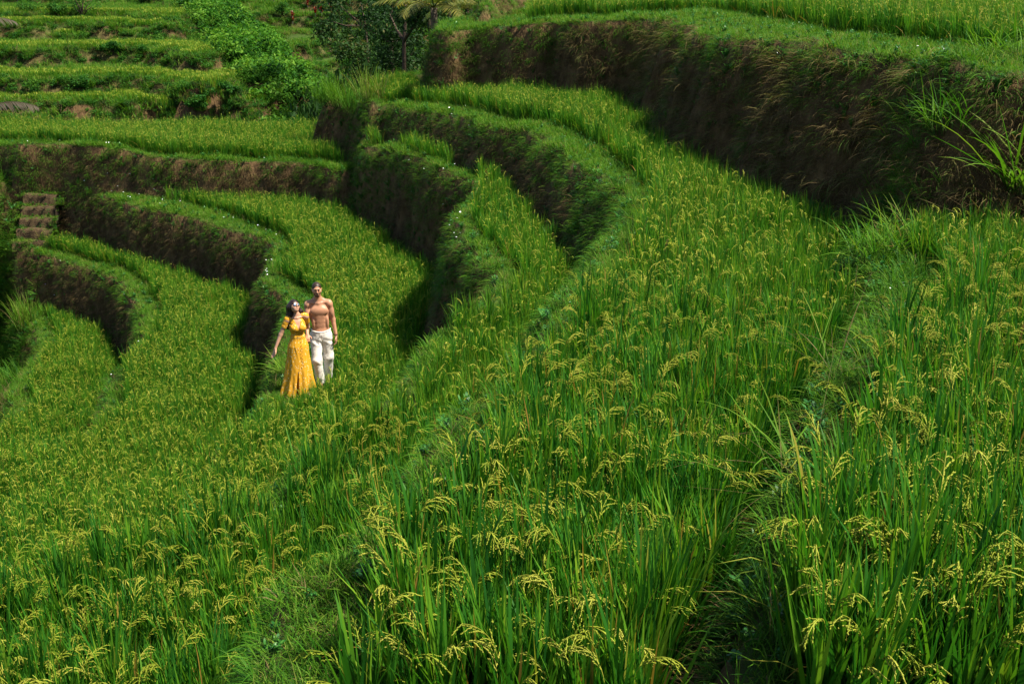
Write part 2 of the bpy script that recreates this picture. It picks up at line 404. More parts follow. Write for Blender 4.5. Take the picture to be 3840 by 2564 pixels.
m_ground, nt, N, L = new_mat('earth_bank')
out = N.new('ShaderNodeOutputMaterial'); pb = N.new('ShaderNodeBsdfPrincipled')
tc = N.new('ShaderNodeTexCoord'); mp = N.new('ShaderNodeMapping'); mp.inputs['Scale'].default_value = (1, 1, .35)
L.new(tc.outputs['Object'], mp.inputs[0])
nz = N.new('ShaderNodeTexNoise'); nz.inputs['Scale'].default_value = 3.5; nz.inputs['Detail'].default_value = 9; nz.inputs['Roughness'].default_value = .68
L.new(mp.outputs[0], nz.inputs[0])
rs = ramp(N, [(.3, (.035, .021, .010)), (.5, (.08, .049, .022)), (.7, (.14, .09, .04)), (.85, (.18, .13, .055))]); L.new(nz.outputs[0], rs.inputs[0])
rg = ramp(N, [(.3, (.02, .035, .008)), (.6, (.05, .085, .015)), (.8, (.09, .07, .03))]); L.new(nz.outputs[0], rg.inputs[0])
asl = N.new('ShaderNodeAttribute'); asl.attribute_name = 'slope'
mr = N.new('ShaderNodeMapRange'); mr.inputs[1].default_value = .5; mr.inputs[2].default_value = 1.6; L.new(asl.outputs['Fac'], mr.inputs[0])
mx = N.new('ShaderNodeMix'); mx.data_type = 'RGBA'; L.new(mr.outputs[0], mx.inputs[0]); L.new(rg.outputs[0], mx.inputs[6]); L.new(rs.outputs[0], mx.inputs[7])
L.new(mx.outputs[2], pb.inputs['Base Color']); pb.inputs['Roughness'].default_value = .95; pb.inputs['Specular IOR Level'].default_value = .1
n2 = N.new('ShaderNodeTexNoise'); n2.inputs['Scale'].default_value = 16; n2.inputs['Detail'].default_value = 8; L.new(mp.outputs[0], n2.inputs[0])
bp = N.new('ShaderNodeBump'); bp.inputs['Strength'].default_value = .9; bp.inputs['Distance'].default_value = .08; L.new(n2.outputs[0], bp.inputs['Height']); L.new(bp.outputs[0], pb.inputs['Normal'])
L.new(pb.outputs[0], out.inputs[0])

ground = obj('terraced_ground', mesh_np('terraced_ground', np.stack([GXX, GYY, GH], 1), GQ, {'slope': GSL}, True, m_ground))
tag(ground, 'stepped earth terraces with steep brown banks curving through the rice fields', 'terrain', kind='structure')
fx_, fy_, FXX, FYY = grid(-150, 150, 8, 300, .9)
FH, FC, FS_, _, _, FF = terrain(FXX, FYY, True)
fnx, fny = len(fx_), len(fy_)
j0 = (np.arange(fny - 1)[:, None] * fnx + np.arange(fnx - 1)[None]).ravel()
cx_ = FXX[j0] + .45; cy_ = FYY[j0] + .45
j0 = j0[~((cx_ > -23.2) & (cx_ < 19.2) & (cy_ < 55.2))]
fsy, fsx = np.gradient(FH.reshape(fny, fnx), .9); FSL = np.hypot(fsx, fsy).ravel()
hill = obj('hillside', mesh_np('hillside', np.stack([FXX, FYY, FH - np.where((FXX > -24) & (FXX < 20) & (FYY < 56), .03, 0)], 1), np.stack([j0, j0 + 1, j0 + fnx + 1, j0 + fnx], 1), {'slope': FSL * 1.6}, True, m_ground))
tag(hill, 'terraced green hillside rising across the valley behind the rice fields', 'hillside', kind='structure')
def ground_z(x, y):
    """bilinear height of the near ground, or the exact height further off"""
    x = np.atleast_1d(np.asarray(x, float)); y = np.atleast_1d(np.asarray(y, float))
    u = np.clip((x - gx[0]) / GD, 0, nx - 1.001); v = np.clip((y - gy[0]) / GD, 0, ny - 1.001)
    i = u.astype(int); j = v.astype(int); a = u - i; b = v - j
    z = (gz[j, i] * (1 - a) + gz[j, i + 1] * a) * (1 - b) + (gz[j + 1, i] * (1 - a) + gz[j + 1, i + 1] * a) * b
    o = (x < gx[0]) | (x > gx[-1]) | (y > gy[-1])
    if o.any(): z[o] = terrain(x[o], y[o])
    return z

# ------------------------------------------------------------------ plants: prototypes for the planted fields and the grass (kept outside the scene, instanced)
G_RICE = [(0.0, (.014, .086, .009)), (.35, (.036, .160, .011)), (.62, (.090, .235, .012)), (.82, (.17, .30, .018)), (.95, (.26, .28, .03)), (1.0, (.30, .18, .035))]
m_rice = leaf_mat('rice_leaf', G_RICE, base_col=(.055, .075, .014), trans=.42, var=.30, base_end=.3, spec=.18, rough=.5)
m_ear = leaf_mat('rice_ear', [(0, (.17, .24, .014)), (.5, (.29, .33, .026)), (1, (.42, .41, .06))], trans=.25, rough=.6, var=.5, spec=.2)
m_grass = leaf_mat('bank_grass', [(0, (.016, .080, .006)), (.4, (.045, .15, .008)), (.75, (.10, .225, .012)), (.92, (.18, .25, .03)), (1, (.20, .15, .06))], base_col=(.035, .06, .010), trans=.4, var=.5, spec=.12, rough=.6)
m_dry = leaf_mat('dry_grass', [(0, (.05, .031, .014)), (.4, (.105, .070, .030)), (.7, (.17, .12, .052)), (.86, (.06, .09, .018)), (1, (.045, .11, .016))], trans=.25, rough=.8, var=.5, spec=.1)
m_weed = leaf_mat('weed_leaf', [(0, (.018, .10, .014)), (.5, (.035, .17, .02)), (1, (.09, .24, .03))], trans=.35, var=.5)
PROTO = {}
def proto(coll, me):
    if coll not in PROTO: PROTO[coll] = bpy.data.collections.new(coll)
    c = PROTO[coll]
    o = bpy.data.objects.new('%s_%02d' % (coll, len(c.objects)), me)
    c.objects.link(o)
    return o
def multi(name, parts):
    """one mesh out of several MBs, one material each"""
    vs, fs, t, k, mi = [], [], [], [], []; n = 0; mats = []
    qs, trs, qm, tm = [], [], [], []
    for i, (mb, mat) in enumerate(parts):
        if not mb.n: continue
        v = np.concatenate(mb.v); vs.append(v); t.append(np.concatenate(mb.t)); k.append(np.concatenate(mb.k))
        if mb.q: q = np.concatenate(mb.q) + n; qs.append(q); qm.append(np.full(len(q), len(mats)))
        if mb.tr: q = np.concatenate(mb.tr) + n; trs.append(q); tm.append(np.full(len(q), len(mats)))
        mats.append(mat); n += len(v)
    f = ([np.concatenate(qs)] if qs else []) + ([np.concatenate(trs)] if trs else [])
    me = mesh_np(name, np.concatenate(vs), f, {'t': np.concatenate(t), 'k': np.concatenate(k)})
    for m in mats: me.materials.append(m)
    me.polygons.foreach_set('material_index', np.concatenate(qm + tm).astype(np.int32))
    return me
R = random.Random(5)
GRV = np.array([[0, 0, 0], [.5, 1, 0], [.5, -.5, .87], [.5, -.5, -.87], [1, 0, 0]], float)
GRT = [[0, 1, 2], [0, 2, 3], [0, 3, 1], [4, 2, 1], [4, 3, 2], [4, 1, 3]]
def grain(mb, p, d, ln, w, k):
    d = d / (np.linalg.norm(d) + 1e-9); a = np.cross(d, [.3, .5, .81]); a /= np.linalg.norm(a) + 1e-9; b = np.cross(d, a)
    mb.add(p + GRV[:, :1] * d * ln + GRV[:, 1:2] * a * w + GRV[:, 2:3] * b * w, None, GRT, 1.0, k)
def ear(mb, stem, base, az, lean, droop, ln, near, k):
    """an arching rice ear: stalk, side branches, grains"""
    m = 9; u = np.linspace(0, 1, m); ang = lean + droop * u ** 1.4; dl = ln / (m - 1)
    r = np.r_[0, np.cumsum(np.sin(ang[:-1]) * dl)]; z = np.r_[0, np.cumsum(np.cos(ang[:-1]) * dl)]
    P = np.stack([base[0] + r * math.cos(az), base[1] + r * math.sin(az), base[2] + z], 1)
    T = np.gradient(P, axis=0); T /= np.linalg.norm(T, axis=1)[:, None]
    side = np.array([-math.sin(az), math.cos(az), 0])
    mb.tube(P, .0016 if near else .0035, 3, k=k, cap=False)
    nb = 9 if near else 6
    for i in range(nb):
        uu = .22 + .76 * i / (nb - 1); j = min(int(uu * (m - 1)), m - 2)
        b0 = P[j] + (P[j + 1] - P[j]) * (uu * (m - 1) - j)
        sgn = (-1) ** i
        d = T[j] * .9 + side * sgn * R.uniform(.10, .42) + np.array([R.uniform(-.2, .2), R.uniform(-.2, .2), -.15 - .5 * uu])
        d /= np.linalg.norm(d)
        bl = ln * R.uniform(.26, .38) * (1.15 - .5 * uu)
        if near:
            ng = 9
            mb.tube([b0, b0 + d * bl * .5, b0 + d * bl + np.array([0, 0, -.012])], [.0018, .0022, .0012], 3, k=k, cap=False)
            for g in range(ng):
                q = b0 + d * bl * (g + .3) / ng + np.array([0, 0, -.012 * (g / ng) ** 2])
                dd = d + np.array([R.uniform(-.28, .28), R.uniform(-.28, .28), R.uniform(-.35, .1)])
                grain(mb, q, dd, .0150, .0030, k + R.uniform(-.15, .15))
        else:
            w = .0036; s2 = np.cross(d, [0, 0, 1.0]); s2 /= np.linalg.norm(s2) + 1e-9
            e = b0 + d * bl + np.array([0, 0, -.01])
            mb.add([b0 - s2 * w, b0 + s2 * w, (b0 + e) / 2 + s2 * w + [0, 0, w], e, (b0 + e) / 2 - s2 * w + [0, 0, w]], None, [[0, 1, 2], [0, 2, 4], [4, 2, 3]], 1.0, k + R.uniform(-.15, .15))
def rice_plant(near, ears, h=.64):
    lf, er = MB(), MB()
    nt_ = 15 if near else 13
    for i in range(nt_):
        az = R.uniform(0, 6.283); rr = abs(R.gauss(0, .045))
        b = (rr * math.cos(az), rr * math.sin(az), 0)
        az2 = az + R.gauss(0, .5)
        hh = h * R.uniform(.82, 1.1)
        for j in range(3):
            z0 = R.uniform(.0, .3) * (j / 2) * h * 1.5
            ln = (hh * R.uniform(.86, 1.13)) - z0 * .7
            lf.blade((b[0] + R.uniform(-.01, .01), b[1] + R.uniform(-.01, .01), z0), az2 + R.gauss(0, .9), ln, R.uniform(.014, .0225) * (1 if near else .68), abs(R.gauss(.09, .08)), abs(R.gauss(.12, .28)), 5 if near else 3, min(1, max(0, R.gauss(.42 if near else .47, .22))), R.uniform(-1.2, 1.2))
        if i < ears:
            le = R.uniform(.12, .3)
            p = (b[0] + le * .2 * math.cos(az2), b[1] + le * .2 * math.sin(az2), hh * (R.uniform(.56, .86) if near else R.uniform(.68, .92)))
            P = np.linspace([b[0], b[1], .1], p, 3)
            lf.tube(P, .0022, 3, .2, .8, k=.62, cap=False)
            ear(er, lf, p, az2 + R.gauss(0, .7), R.uniform(.1, .5), R.uniform(.5, 2.3), (R.uniform(.17, .26) if near else R.uniform(.10, .16)), near, R.uniform(.1, .9))
    if R.random() < .6: lf.blade((0, 0, .05), R.uniform(0, 6.28), h * .9, .011, .5, 1.2, 4, .97)
    return multi('rice', [(lf, m_rice), (er, m_ear)])
NEAR_E, NEAR_G = 9, 3
for i in range(NEAR_E): proto('rice_near', rice_plant(True, R.choice([3, 4, 5])))
for i in range(NEAR_G): proto('rice_near', rice_plant(True, R.choice([0, 1])))
for i in range(7): proto('rice_mid', rice_plant(False, R.choice([4, 5, 6])))
for i in range(3): proto('rice_mid', rice_plant(False, 1))
def tuft(n, l0, l1, w, rad, lean, droop, mat, kk=(.45, .2), segs=3):
    mb = MB()
    for i in range(n):
        az = R.uniform(0, 6.283); rr = rad * math.sqrt(R.random())
        a0 = R.uniform(0, 6.283)
        mb.blade((rr * math.cos(a0), rr * math.sin(a0), -.015), az, R.uniform(l0, l1), w * R.uniform(.7, 1.3), abs(R.gauss(lean, .25)), abs(R.gauss(droop, .4)), segs, min(1, max(0, R.gauss(*kk))), R.uniform(-1, 1))
    return multi('tuft', [(mb, mat)])
def weed(n, h, ll, mat):
    """a small broad-leaved herb: stems with pairs of oval leaves"""
    lf, st = MB(), MB()
    for i in range(n):
        az = R.uniform(0, 6.28); ln = h * R.uniform(.5, 1); le = R.uniform(.1, .6)
        P = np.array([[le * ln * u * math.cos(az), le * ln * u * math.sin(az), ln * u] for u in np.linspace(0, 1, 4)])
        st.tube(P, .002, 3, k=.4, cap=False)
        for j in range(7):
            p = P[0] + (P[-1] - P[0]) * R.uniform(.35, 1)
            lf.blade(p, R.uniform(0, 6.28), ll * R.uniform(.6, 1.1), ll * R.uniform(.4, .6), R.uniform(.7, 1.4), R.uniform(.1, .6), 3, R.random())
    return multi('weed', [(lf, mat), (st, mat)])
for i in range(6): proto('grass_short', tuft(36, .04, .10, .005, .075, .6, .6, m_grass, (.58, .18)))
for i in range(4): proto('grass_short', tuft(32, .06, .14, .005, .075, .6, .8, m_grass, (.62, .2)))
for i in range(2): proto('grass_short', weed(5, .10, .03, m_weed))
for i in range(6): proto('grass_long', tuft(26, .18, .42, .007, .05, .5, 1.1, m_grass, (.5, .22), 4))
for i in range(2): proto('grass_long', weed(7, .24, .05, m_weed))
def hanging(n, l0, l1, w, mat, kk):
    mb = MB()
    for i in range(n):
        az = R.gauss(0, .55)
        mb.blade((0, R.uniform(-.09, .09), R.uniform(-.09, .09)), az, R.uniform(l0, l1), w * R.uniform(.6, 1.4), R.uniform(.8, 1.5), R.uniform(1.1, 1.7), 4, min(1, max(0, R.gauss(*kk))), R.uniform(-1, 1))
    return multi('hang', [(mb, mat)])
for i in range(5): proto('bank_dry', hanging(30, .08, .26, .005, m_dry, (.42, .22)))
for i in range(3): proto('bank_dry', hanging(22, .10, .32, .005, m_dry, (.6, .3)))
m_straw = leaf_mat('straw_grass', [(0, (.09, .065, .025)), (.4, (.19, .135, .055)), (.65, (.14, .14, .035)), (1, (.07, .16, .02))], trans=.3, rough=.7, var=.6, spec=.1)
for i in range(6): proto('bank_straw', hanging(24, .16, .46, .006, m_straw, (.45, .28)))
for i in range(4): proto('bank_green', hanging(24, .09, .28, .0055, m_grass, (.5, .25)))
for i in range(2): proto('bank_green', weed(6, .16, .045, m_weed))

def scatter(name, coll, P, rot, scl, idx, label, cat, kind='stuff'):
    me = bpy.data.meshes.new(name)
    me.vertices.add(len(P)); me.vertices.foreach_set('co', np.asarray(P, np.float32).ravel())
    a = me.attributes.new('rot', 'FLOAT_VECTOR', 'POINT'); a.data.foreach_set('vector', np.asarray(rot, np.float32).ravel())
    a = me.attributes.new('scl', 'FLOAT_VECTOR', 'POINT'); a.data.foreach_set('vector', np.asarray(scl, np.float32).ravel())
    a = me.attributes.new('pick', 'INT', 'POINT'); a.data.foreach_set('value', np.asarray(idx, np.int32))
    ng = bpy.data.node_groups.new(name, 'GeometryNodeTree')
    ng.interface.new_socket('Geometry', in_out='INPUT', socket_type='NodeSocketGeometry')
    ng.interface.new_socket('Geometry', in_out='OUTPUT', socket_type='NodeSocketGeometry')
    n = ng.nodes; l = ng.links
    gi = n.new('NodeGroupInput'); go = n.new('NodeGroupOutput')
    ip = n.new('GeometryNodeInstanceOnPoints'); ci = n.new('GeometryNodeCollectionInfo')
    ci.inputs[0].default_value = PROTO[coll]; ci.inputs['Separate Children'].default_value = True; ci.inputs['Reset Children'].default_value = True
    def attr(nm, ty):
        x = n.new('GeometryNodeInputNamedAttribute'); x.data_type = ty; x.inputs[0].default_value = nm
        return x.outputs[0]
    er = n.new('FunctionNodeEulerToRotation'); l.new(attr('rot', 'FLOAT_VECTOR'), er.inputs[0])
    l.new(gi.outputs[0], ip.inputs['Points']); l.new(ci.outputs[0], ip.inputs['Instance'])
    ip.inputs['Pick Instance'].default_value = True
    l.new(attr('pick', 'INT'), ip.inputs['Instance Index']); l.new(er.outputs[0], ip.inputs['Rotation']); l.new(attr('scl', 'FLOAT_VECTOR'), ip.inputs['Scale'])
    l.new(ip.outputs[0], go.inputs[0])
    o = obj(name, me); md = o.modifiers.new('plants', 'NODES'); md.node_group = ng
    tag(o, label, cat, kind=kind)
    return o
def in_view(P, mx=420, my=330):
    u, v, d = project(P)
    return (u > -mx) & (u < 3840 + mx) & (v > -my) & (v < 2564 + my * 1.2) & (P[:, 1] > .8)
def near_idx(x, y):
    i = np.clip(np.round((x - gx[0]) / GD).astype(int), 0, nx - 1); j = np.clip(np.round((y - gy[0]) / GD).astype(int), 0, ny - 1)
    return j * nx + i
def jgrid(d, x0=-23, x1=19.5, y0=0, y1=55, jit=.42):
    xs = np.arange(x0, x1, d); ys = np.arange(y0, y1, d)
    X, Y = np.meshgrid(xs, ys); X = X.ravel(); Y = Y.ravel()
    return X + rng.uniform(-jit, jit, len(X)) * d, Y + rng.uniform(-jit, jit, len(X)) * d

# --- rice
MAN = unp((1214, 1432), D3 - LIFT); WOM = unp((1130, 1476), D3 - LIFT)
X, Y = jgrid(.15)
gi = near_idx(X, Y); Z = ground_z(X, Y)
P = np.stack([X, Y, Z], 1)
cls = GC[gi]
vis = in_view(P)
top = np.zeros(len(X), bool); nxt = np.full(len(X), 9.0); ok = np.zeros(len(X), bool)
for k in range(NL):
    m = cls == k + 1
    b = GB[gi[m], k] * (1 + .12 * vnoise(X[m] * 1.5, Y[m] * 1.5, 60 + k))
    s = GS[gi[m], k]
    d = np.full(m.sum(), 9.0)
    for j in range(k + 1, NL):
        d = np.minimum(d, -GS[gi[m], j] - GW[gi[m], j])
    ok[m] = (s > b) & (d > (.05 if k in (LI['T5'], LI['T4B']) else .2)); nxt[m] = d
fields = {'T1': ('rice_field', 'lowest strip of ripening rice at the left edge of the terraces'),
          'T2': ('rice_field', 'curved rice field below the bank left of the couple'),
          'T3': ('rice_field', 'rice field directly behind and in front of the couple'),
          'T4A': ('rice_field', 'broad pale rice field at the far left above a thin grass edge'),
          'T4B': ('rice_field', 'narrow curving rice strip, second terrace right of the couple, running to the bottom left corner'),
          'T5': ('rice_field', 'large rice field from the centre foreground sweeping back under the tall bank'),
          'T5R': ('rice_field', 'rice patch along the right edge beside the overgrown ditch'),
          'T6': ('rice_field', 'rice standing on top of the tall dark bank at the upper right')}
T6F = np.array(U(VW([(1235, 72), (1400, 72), (1600, 76)]), D6 - .2) + [unp(p, d) for p, d in zip(Z4([(430, 235), (600, 250), (800, 260), (1200, 280), (1700, 300), (2349, 335)]), [1.50, 1.42, 1.34, 1.22, 1.15, 1.08])] + [(12, 11)])
for nm, (on, lab) in fields.items():
    k = LI[nm]
    m = ok & vis & (cls == k + 1)
    if nm == 'T4A': m &= (Y > 31.5) & (X < -3.6)
    if nm == 'T6':
        o = np.argsort(T6F[:, 0]); yf = np.interp(X, T6F[o, 0], T6F[o, 1])
        m &= (Y > yf) & (X > .5) & (Y < 45) & ~((X < 4.0) & (Y > 36.5))
    if nm == 'T5': m &= (X > -4.3) & (Y < 37)
    if nm == 'T3':      # trodden strip where the couple walk
        for ax_, ay_, hw, fr in ((MAN[0], MAN[1], .34, .74), (WOM[0], WOM[1], .40, .55)):
            xl = ax_ * (Y / ay_); m &= ~((np.abs(X - xl) < hw) & (Y > ay_ - fr) & (Y < ay_ + .35))
    p = P[m]; n = len(p); d = np.linalg.norm(p - [0, 0, CAM_Z], axis=1)
    green = (nxt[m] < rng.uniform(.4, 1.9, n)) | (fbm(p[:, 0] * .6, p[:, 1] * .6, 81) + rng.normal(0, .35, n) > .75)
    if nm == 'T6': green = rng.random(n) < .15
    nearm = d < 11.5
    rot = np.stack([rng.normal(0, .05, n), rng.normal(0, .05, n), rng.uniform(0, 6.283, n)], 1)
    hs = (1 + .12 * fbm(p[:, 0] * .7, p[:, 1] * .7, 90)) * rng.uniform(.86, 1.1, n) * np.where(green, .93, 1.0)
    scl = np.stack([np.ones(n), np.ones(n), hs], 1) * rng.uniform(.9, 1.12, n)[:, None]
    scl *= np.clip(1.30 - (d - 4.5) * .05, .97, 1.30)[:, None] * [1, 1, .97]
    idx_n = np.where(green & (rng.random(n) < .85), NEAR_E + rng.integers(0, NEAR_G, n), rng.integers(0, NEAR_E, n))
    idx_m = np.where(green & (rng.random(n) < .85), 7 + rng.integers(0, 3, n), rng.integers(0, 7, n))
    far_only = (~nearm).sum()
    if nearm.any() and far_only:
        a = scatter(on, 'rice_near', p[nearm], rot[nearm], scl[nearm], idx_n[nearm], lab + ', its nearest plants', 'rice')
        scatter(on, 'rice_mid', p[~nearm], rot[~nearm], scl[~nearm], idx_m[~nearm], lab, 'rice')
    elif nearm.any(): scatter(on, 'rice_near', p, rot, scl, idx_n, lab, 'rice')
    elif n: scatter(on, 'rice_mid', p, rot, scl, idx_m, lab, 'rice')
    print(nm, n, nearm.sum())

# --- short grass on the bunds and paths
X, Y = jgrid(.078); gi = near_idx(X, Y); Z = ground_z(X, Y); P = np.stack([X, Y, Z], 1); cls = GC[gi]
flat = GSL[gi] < 1.0
onb = np.zeros(len(X), bool)
for k in range(NL):
    m = cls == k + 1
    onb[m] = GS[gi[m], k] < GB[gi[m], k] * 1.12 + .08
onb |= (cls == LI['T7'] + 1) | (cls == 0) | ((cls == LI['T6'] + 1))
onb |= (cls == LI['T4A'] + 1) & (X > -4.2)
vis = in_view(P, 300, 200) & flat & onb
dist = np.hypot(X, Y)
vis &= rng.random(len(X)) < np.clip(1.25 - dist / 60, .35, 1)
vis &= ~((np.abs(X + 3.45) < .35) & (np.abs(Y - 18.0) < .5) & (rng.random(len(X)) < .5))
p = P[vis]; n = len(p)
patch = fbm(p[:, 0] * 1.3, p[:, 1] * 1.3, 31)
rot = np.stack([rng.normal(0, .12, n), rng.normal(0, .12, n), rng.uniform(0, 6.28, n)], 1)
sc = (rng.uniform(.75, 1.3, n) * (1 + .35 * patch))[:, None] * np.ones(3) * np.clip(.9 + dist[vis] / 60, .9, 1.5)[:, None]
idx = np.where(rng.random(n) < .06, 10 + rng.integers(0, 2, n), np.where(patch + rng.normal(0, .4, n) > .1, 6 + rng.integers(0, 4, n), rng.integers(0, 6, n)))
scatter('bund_grass', 'grass_short', p, rot, sc, idx, 'short green grass carpeting the terrace edges and paths', 'grass')
print('short grass', n)
# longer grass: along the lips, along the rice, in the ditch at the right
X, Y = jgrid(.12); gi = near_idx(X, Y); Z = ground_z(X, Y); P = np.stack([X, Y, Z], 1); cls = GC[gi]
pr = np.zeros(len(X))
lush = np.clip(.5 + fbm(X * .8, Y * .8, 44), 0, 1)
for k in range(NL):
    s = GS[gi, k]
    pr = np.maximum(pr, np.where((s > -.12) & (s < .14), .10 + .22 * lush, 0))
    m = cls == k + 1
    pr = np.maximum(pr, np.where(m & (s > .1) & (s < GB[gi, k] + .1), .05 + .07 * lush, 0))
k5r = LI['T5R']; s = GS[gi, k5r]
ditch = (s > -.55) & (s < .55) & (cls >= LI['T5']) & (cls <= k5r + 1) & (Y < 14.5)
pr = np.maximum(pr, np.where(ditch, np.where(Y > 8.5, .7, .38), 0))
k5 = LI['T5']; s = GS[gi, k5]
pr = np.maximum(pr, np.where((s > -.5) & (s < .5) & (Y > 10) & (Y < 18.5), .42, 0))
pr = np.maximum(pr, np.where((s > -.9) & (s < .2) & (Y > 12) & (Y < 19), .6, 0))
pr = np.maximum(pr, np.where((s > -.3) & (s < .5) & (Y <= 10), .30, 0))
pr = np.where((X < -14.6) & (Y < 37) & (GS[gi, LI['T3']] > -2.5), np.maximum(pr, .6), pr)
pr = np.where((cls == LI['T7'] + 1) | ((cls == LI['T6'] + 1) & (Y > 33)), np.maximum(pr, .3), pr)
m = in_view(P, 300, 200) & (rng.random(len(X)) < pr) & ~((np.abs(X + 3.45) < .35) & (np.abs(Y - 18.0) < .5))
p = P[m]; n = len(p); q = gi[m]
ox, oy = -sx_.ravel()[q], -sy_.ravel()[q]; sl = np.hypot(ox, oy) + 1e-6
tilt = np.clip(sl * .25, 0, .6); az = np.arctan2(oy, ox)
# rotate so that the tuft's top leans outward: Rz(az) * Ry(tilt), the tuft itself turned at random
def out_rot(az, tilt, spin):
    from mathutils import Euler
    e = np.empty((len(az), 3))
    for i in range(len(az)):
        M = Matrix.Rotation(az[i], 3, 'Z') @ Matrix.Rotation(tilt[i], 3, 'Y') @ Matrix.Rotation(spin[i], 3, 'Z')
        e[i] = M.to_euler()
    return e
rot = out_rot(az, tilt, rng.uniform(0, 6.28, n))
sc = rng.uniform(.4, .85, n)[:, None] * np.ones(3)
dt = (GS[q, k5r] > -.5) & (GS[q, k5r] < .5) & (p[:, 1] < 14.5) & (p[:, 0] > .3)
sc[dt] *= 1.35
idx = np.where(rng.random(n) < .12, 6 + rng.integers(0, 2, n), rng.integers(0, 6, n))
scatter('long_grass', 'grass_long', p, rot, sc, idx, 'longer arching grass along the terrace lips and the overgrown ditch', 'grass')
print('long grass', n)
# --- banks: dry hanging grass and green tufts on the steep faces
tri_a = GQ
v = np.stack([GXX, GYY, GH], 1)
A = v[GQ[:, 0]]; B = v[GQ[:, 1]]; C_ = v[GQ[:, 2]]; D_ = v[GQ[:, 3]]
nrm = np.cross(C_ - A, D_ - B); ar = np.linalg.norm(nrm, axis=1) / 2; nrm /= (np.linalg.norm(nrm, axis=1)[:, None] + 1e-9)
cen = (A + C_) / 2
steep = (GSL[GQ[:, 0]] > .85) & (GSL[GQ[:, 2]] > .6)
face = (nrm * (np.array([0, 0, CAM_Z]) - cen)).sum(1) > -.15 * np.linalg.norm(cen - [0, 0, CAM_Z], axis=1)
wv = in_view(cen, 300, 200) & steep & face
den = 85.0
cnt = rng.poisson(ar * den * wv * np.clip(1.3 - cen[:, 1] / 55, .55, 1.0))
fi = np.repeat(np.arange(len(GQ)), cnt); n = len(fi)
a, b = rng.random(n)[:, None], rng.random(n)[:, None]
p = (A[fi] * (1 - a) + B[fi] * a) * (1 - b) + (D_[fi] * (1 - a) + C_[fi] * a) * b
az = np.arctan2(nrm[fi, 1], nrm[fi, 0])
# nearness to a lip: greener at the top of each bank
up = np.full(n, 9.0); gi = near_idx(p[:, 0], p[:, 1])
for k in range(NL):
    s = GS[gi, k]; w = GW[gi, k]; inw = (s < .1) & (s > -w - .1)
    up = np.where(inw, np.minimum(up, np.clip(-s / w, 0, 1)), up)
pg = np.clip(.95 - 2.6 * np.minimum(up, 1), 0, 1) + .10 + .75 * np.clip(fbm(p[:, 0] * .7 + p[:, 2], p[:, 1] * .7, 71) - .05, 0, 1)
k5s = GS[gi, LI['T5']]
pg = np.where((k5s < .3) & (k5s > -1.2) & (p[:, 1] < 19), pg + .55, pg)
pg = np.where((GS[gi, LI['T5R']] < .3) & (GS[gi, LI['T5R']] > -.8) & (p[:, 1] < 14), pg + .7, pg)
pg = np.where((p[:, 0] > -5) & (p[:, 0] < -3.0) & (p[:, 1] > 27) & (p[:, 1] < 33.5), pg + .45, pg)
pg = np.where(p[:, 0] < -15.2, pg + .5, pg)
pg = np.where((k5s < .3) & (k5s > -1.0), pg + .3, pg)
g = rng.random(n) < pg
rz = az + rng.normal(0, .35, n)
rot = np.stack([np.zeros(n), rng.normal(0, .15, n), rz], 1)
sc = rng.uniform(.6, 1.2, n)[:, None] * np.ones(3)
scatter('bank_dry_grass', 'bank_dry', p[~g], rot[~g], sc[~g], rng.integers(0, 8, (~g).sum()), 'dry brown grass and roots hanging over the steep terrace banks', 'dry grass')
scatter('bank_green_grass', 'bank_green', p[g], rot[g], sc[g], np.where(rng.random(g.sum()) < .2, 4 + rng.integers(0, 2, g.sum()), rng.integers(0, 4, g.sum())), 'green grass hanging from the upper rims of the banks', 'grass')
print('banks', n, g.sum())
# long straw-coloured grass lying down the tall bank
k6 = LI['T6']; kf = near_idx(cen[:, 0], cen[:, 1])
tall = wv & (GS[kf, k6] < .05) & (GS[kf, k6] > -1.3) & (cen[:, 0] > 0)
cnt = rng.poisson(ar * 17.0 * tall * np.clip(.55 + 1.2 * fbm(cen[:, 0] * .8 + cen[:, 2] * .4, cen[:, 1] * .8, 93), 0, 1.6)); fi = np.repeat(np.arange(len(GQ)), cnt); n = len(fi); a, b = rng.random(n)[:, None], rng.random(n)[:, None]
p = (A[fi] * (1 - a) + B[fi] * a) * (1 - b) + (D_[fi] * (1 - a) + C_[fi] * a) * b
rot = np.stack([np.zeros(n), rng.normal(0, .2, n), np.arctan2(nrm[fi, 1], nrm[fi, 0]) + rng.normal(0, .95, n)], 1)
scatter('straw_grass', 'bank_straw', p, rot, rng.uniform(.7, 1.5, n)[:, None] * np.ones(3), rng.integers(0, 6, n), 'long straw-coloured and olive grass lying down the tall bank at the upper right', 'dry grass')
# the overgrown slope at the left edge
lf_ = (cen[:, 0] < -14.3) & (cen[:, 1] > 22) & (cen[:, 1] < 39) & in_view(cen, 300, 200) & (GS[near_idx(cen[:, 0], cen[:, 1]), LI['T4A']] < -.5)
kf = near_idx(cen[:, 0], cen[:, 1])
ext = ((cen[:, 0] > -5.0) & (cen[:, 0] < -3.6) & (cen[:, 1] > 30) & (cen[:, 1] < 35) & steep & (rng.random(len(cen)) < .5)) | ((cen[:, 0] < -.9) & (cen[:, 1] > 29) & (GS[kf, LI['T6']] > -.9) & (GS[kf, LI['T6']] < .2))
ext &= in_view(cen, 300, 200)
lf_ &= ~((GC[kf] == LI['T2'] + 1) & (cen[:, 0] > -15.2)) & ~((GC[kf] == LI['T1'] + 1) & (GS[kf, LI['T1']] > .6)) & ~((cen[:, 0] > -15.9) & (cen[:, 0] < -14.2) & (cen[:, 1] > 34.0) & (cen[:, 1] < 36.4))
lf_ |= ext
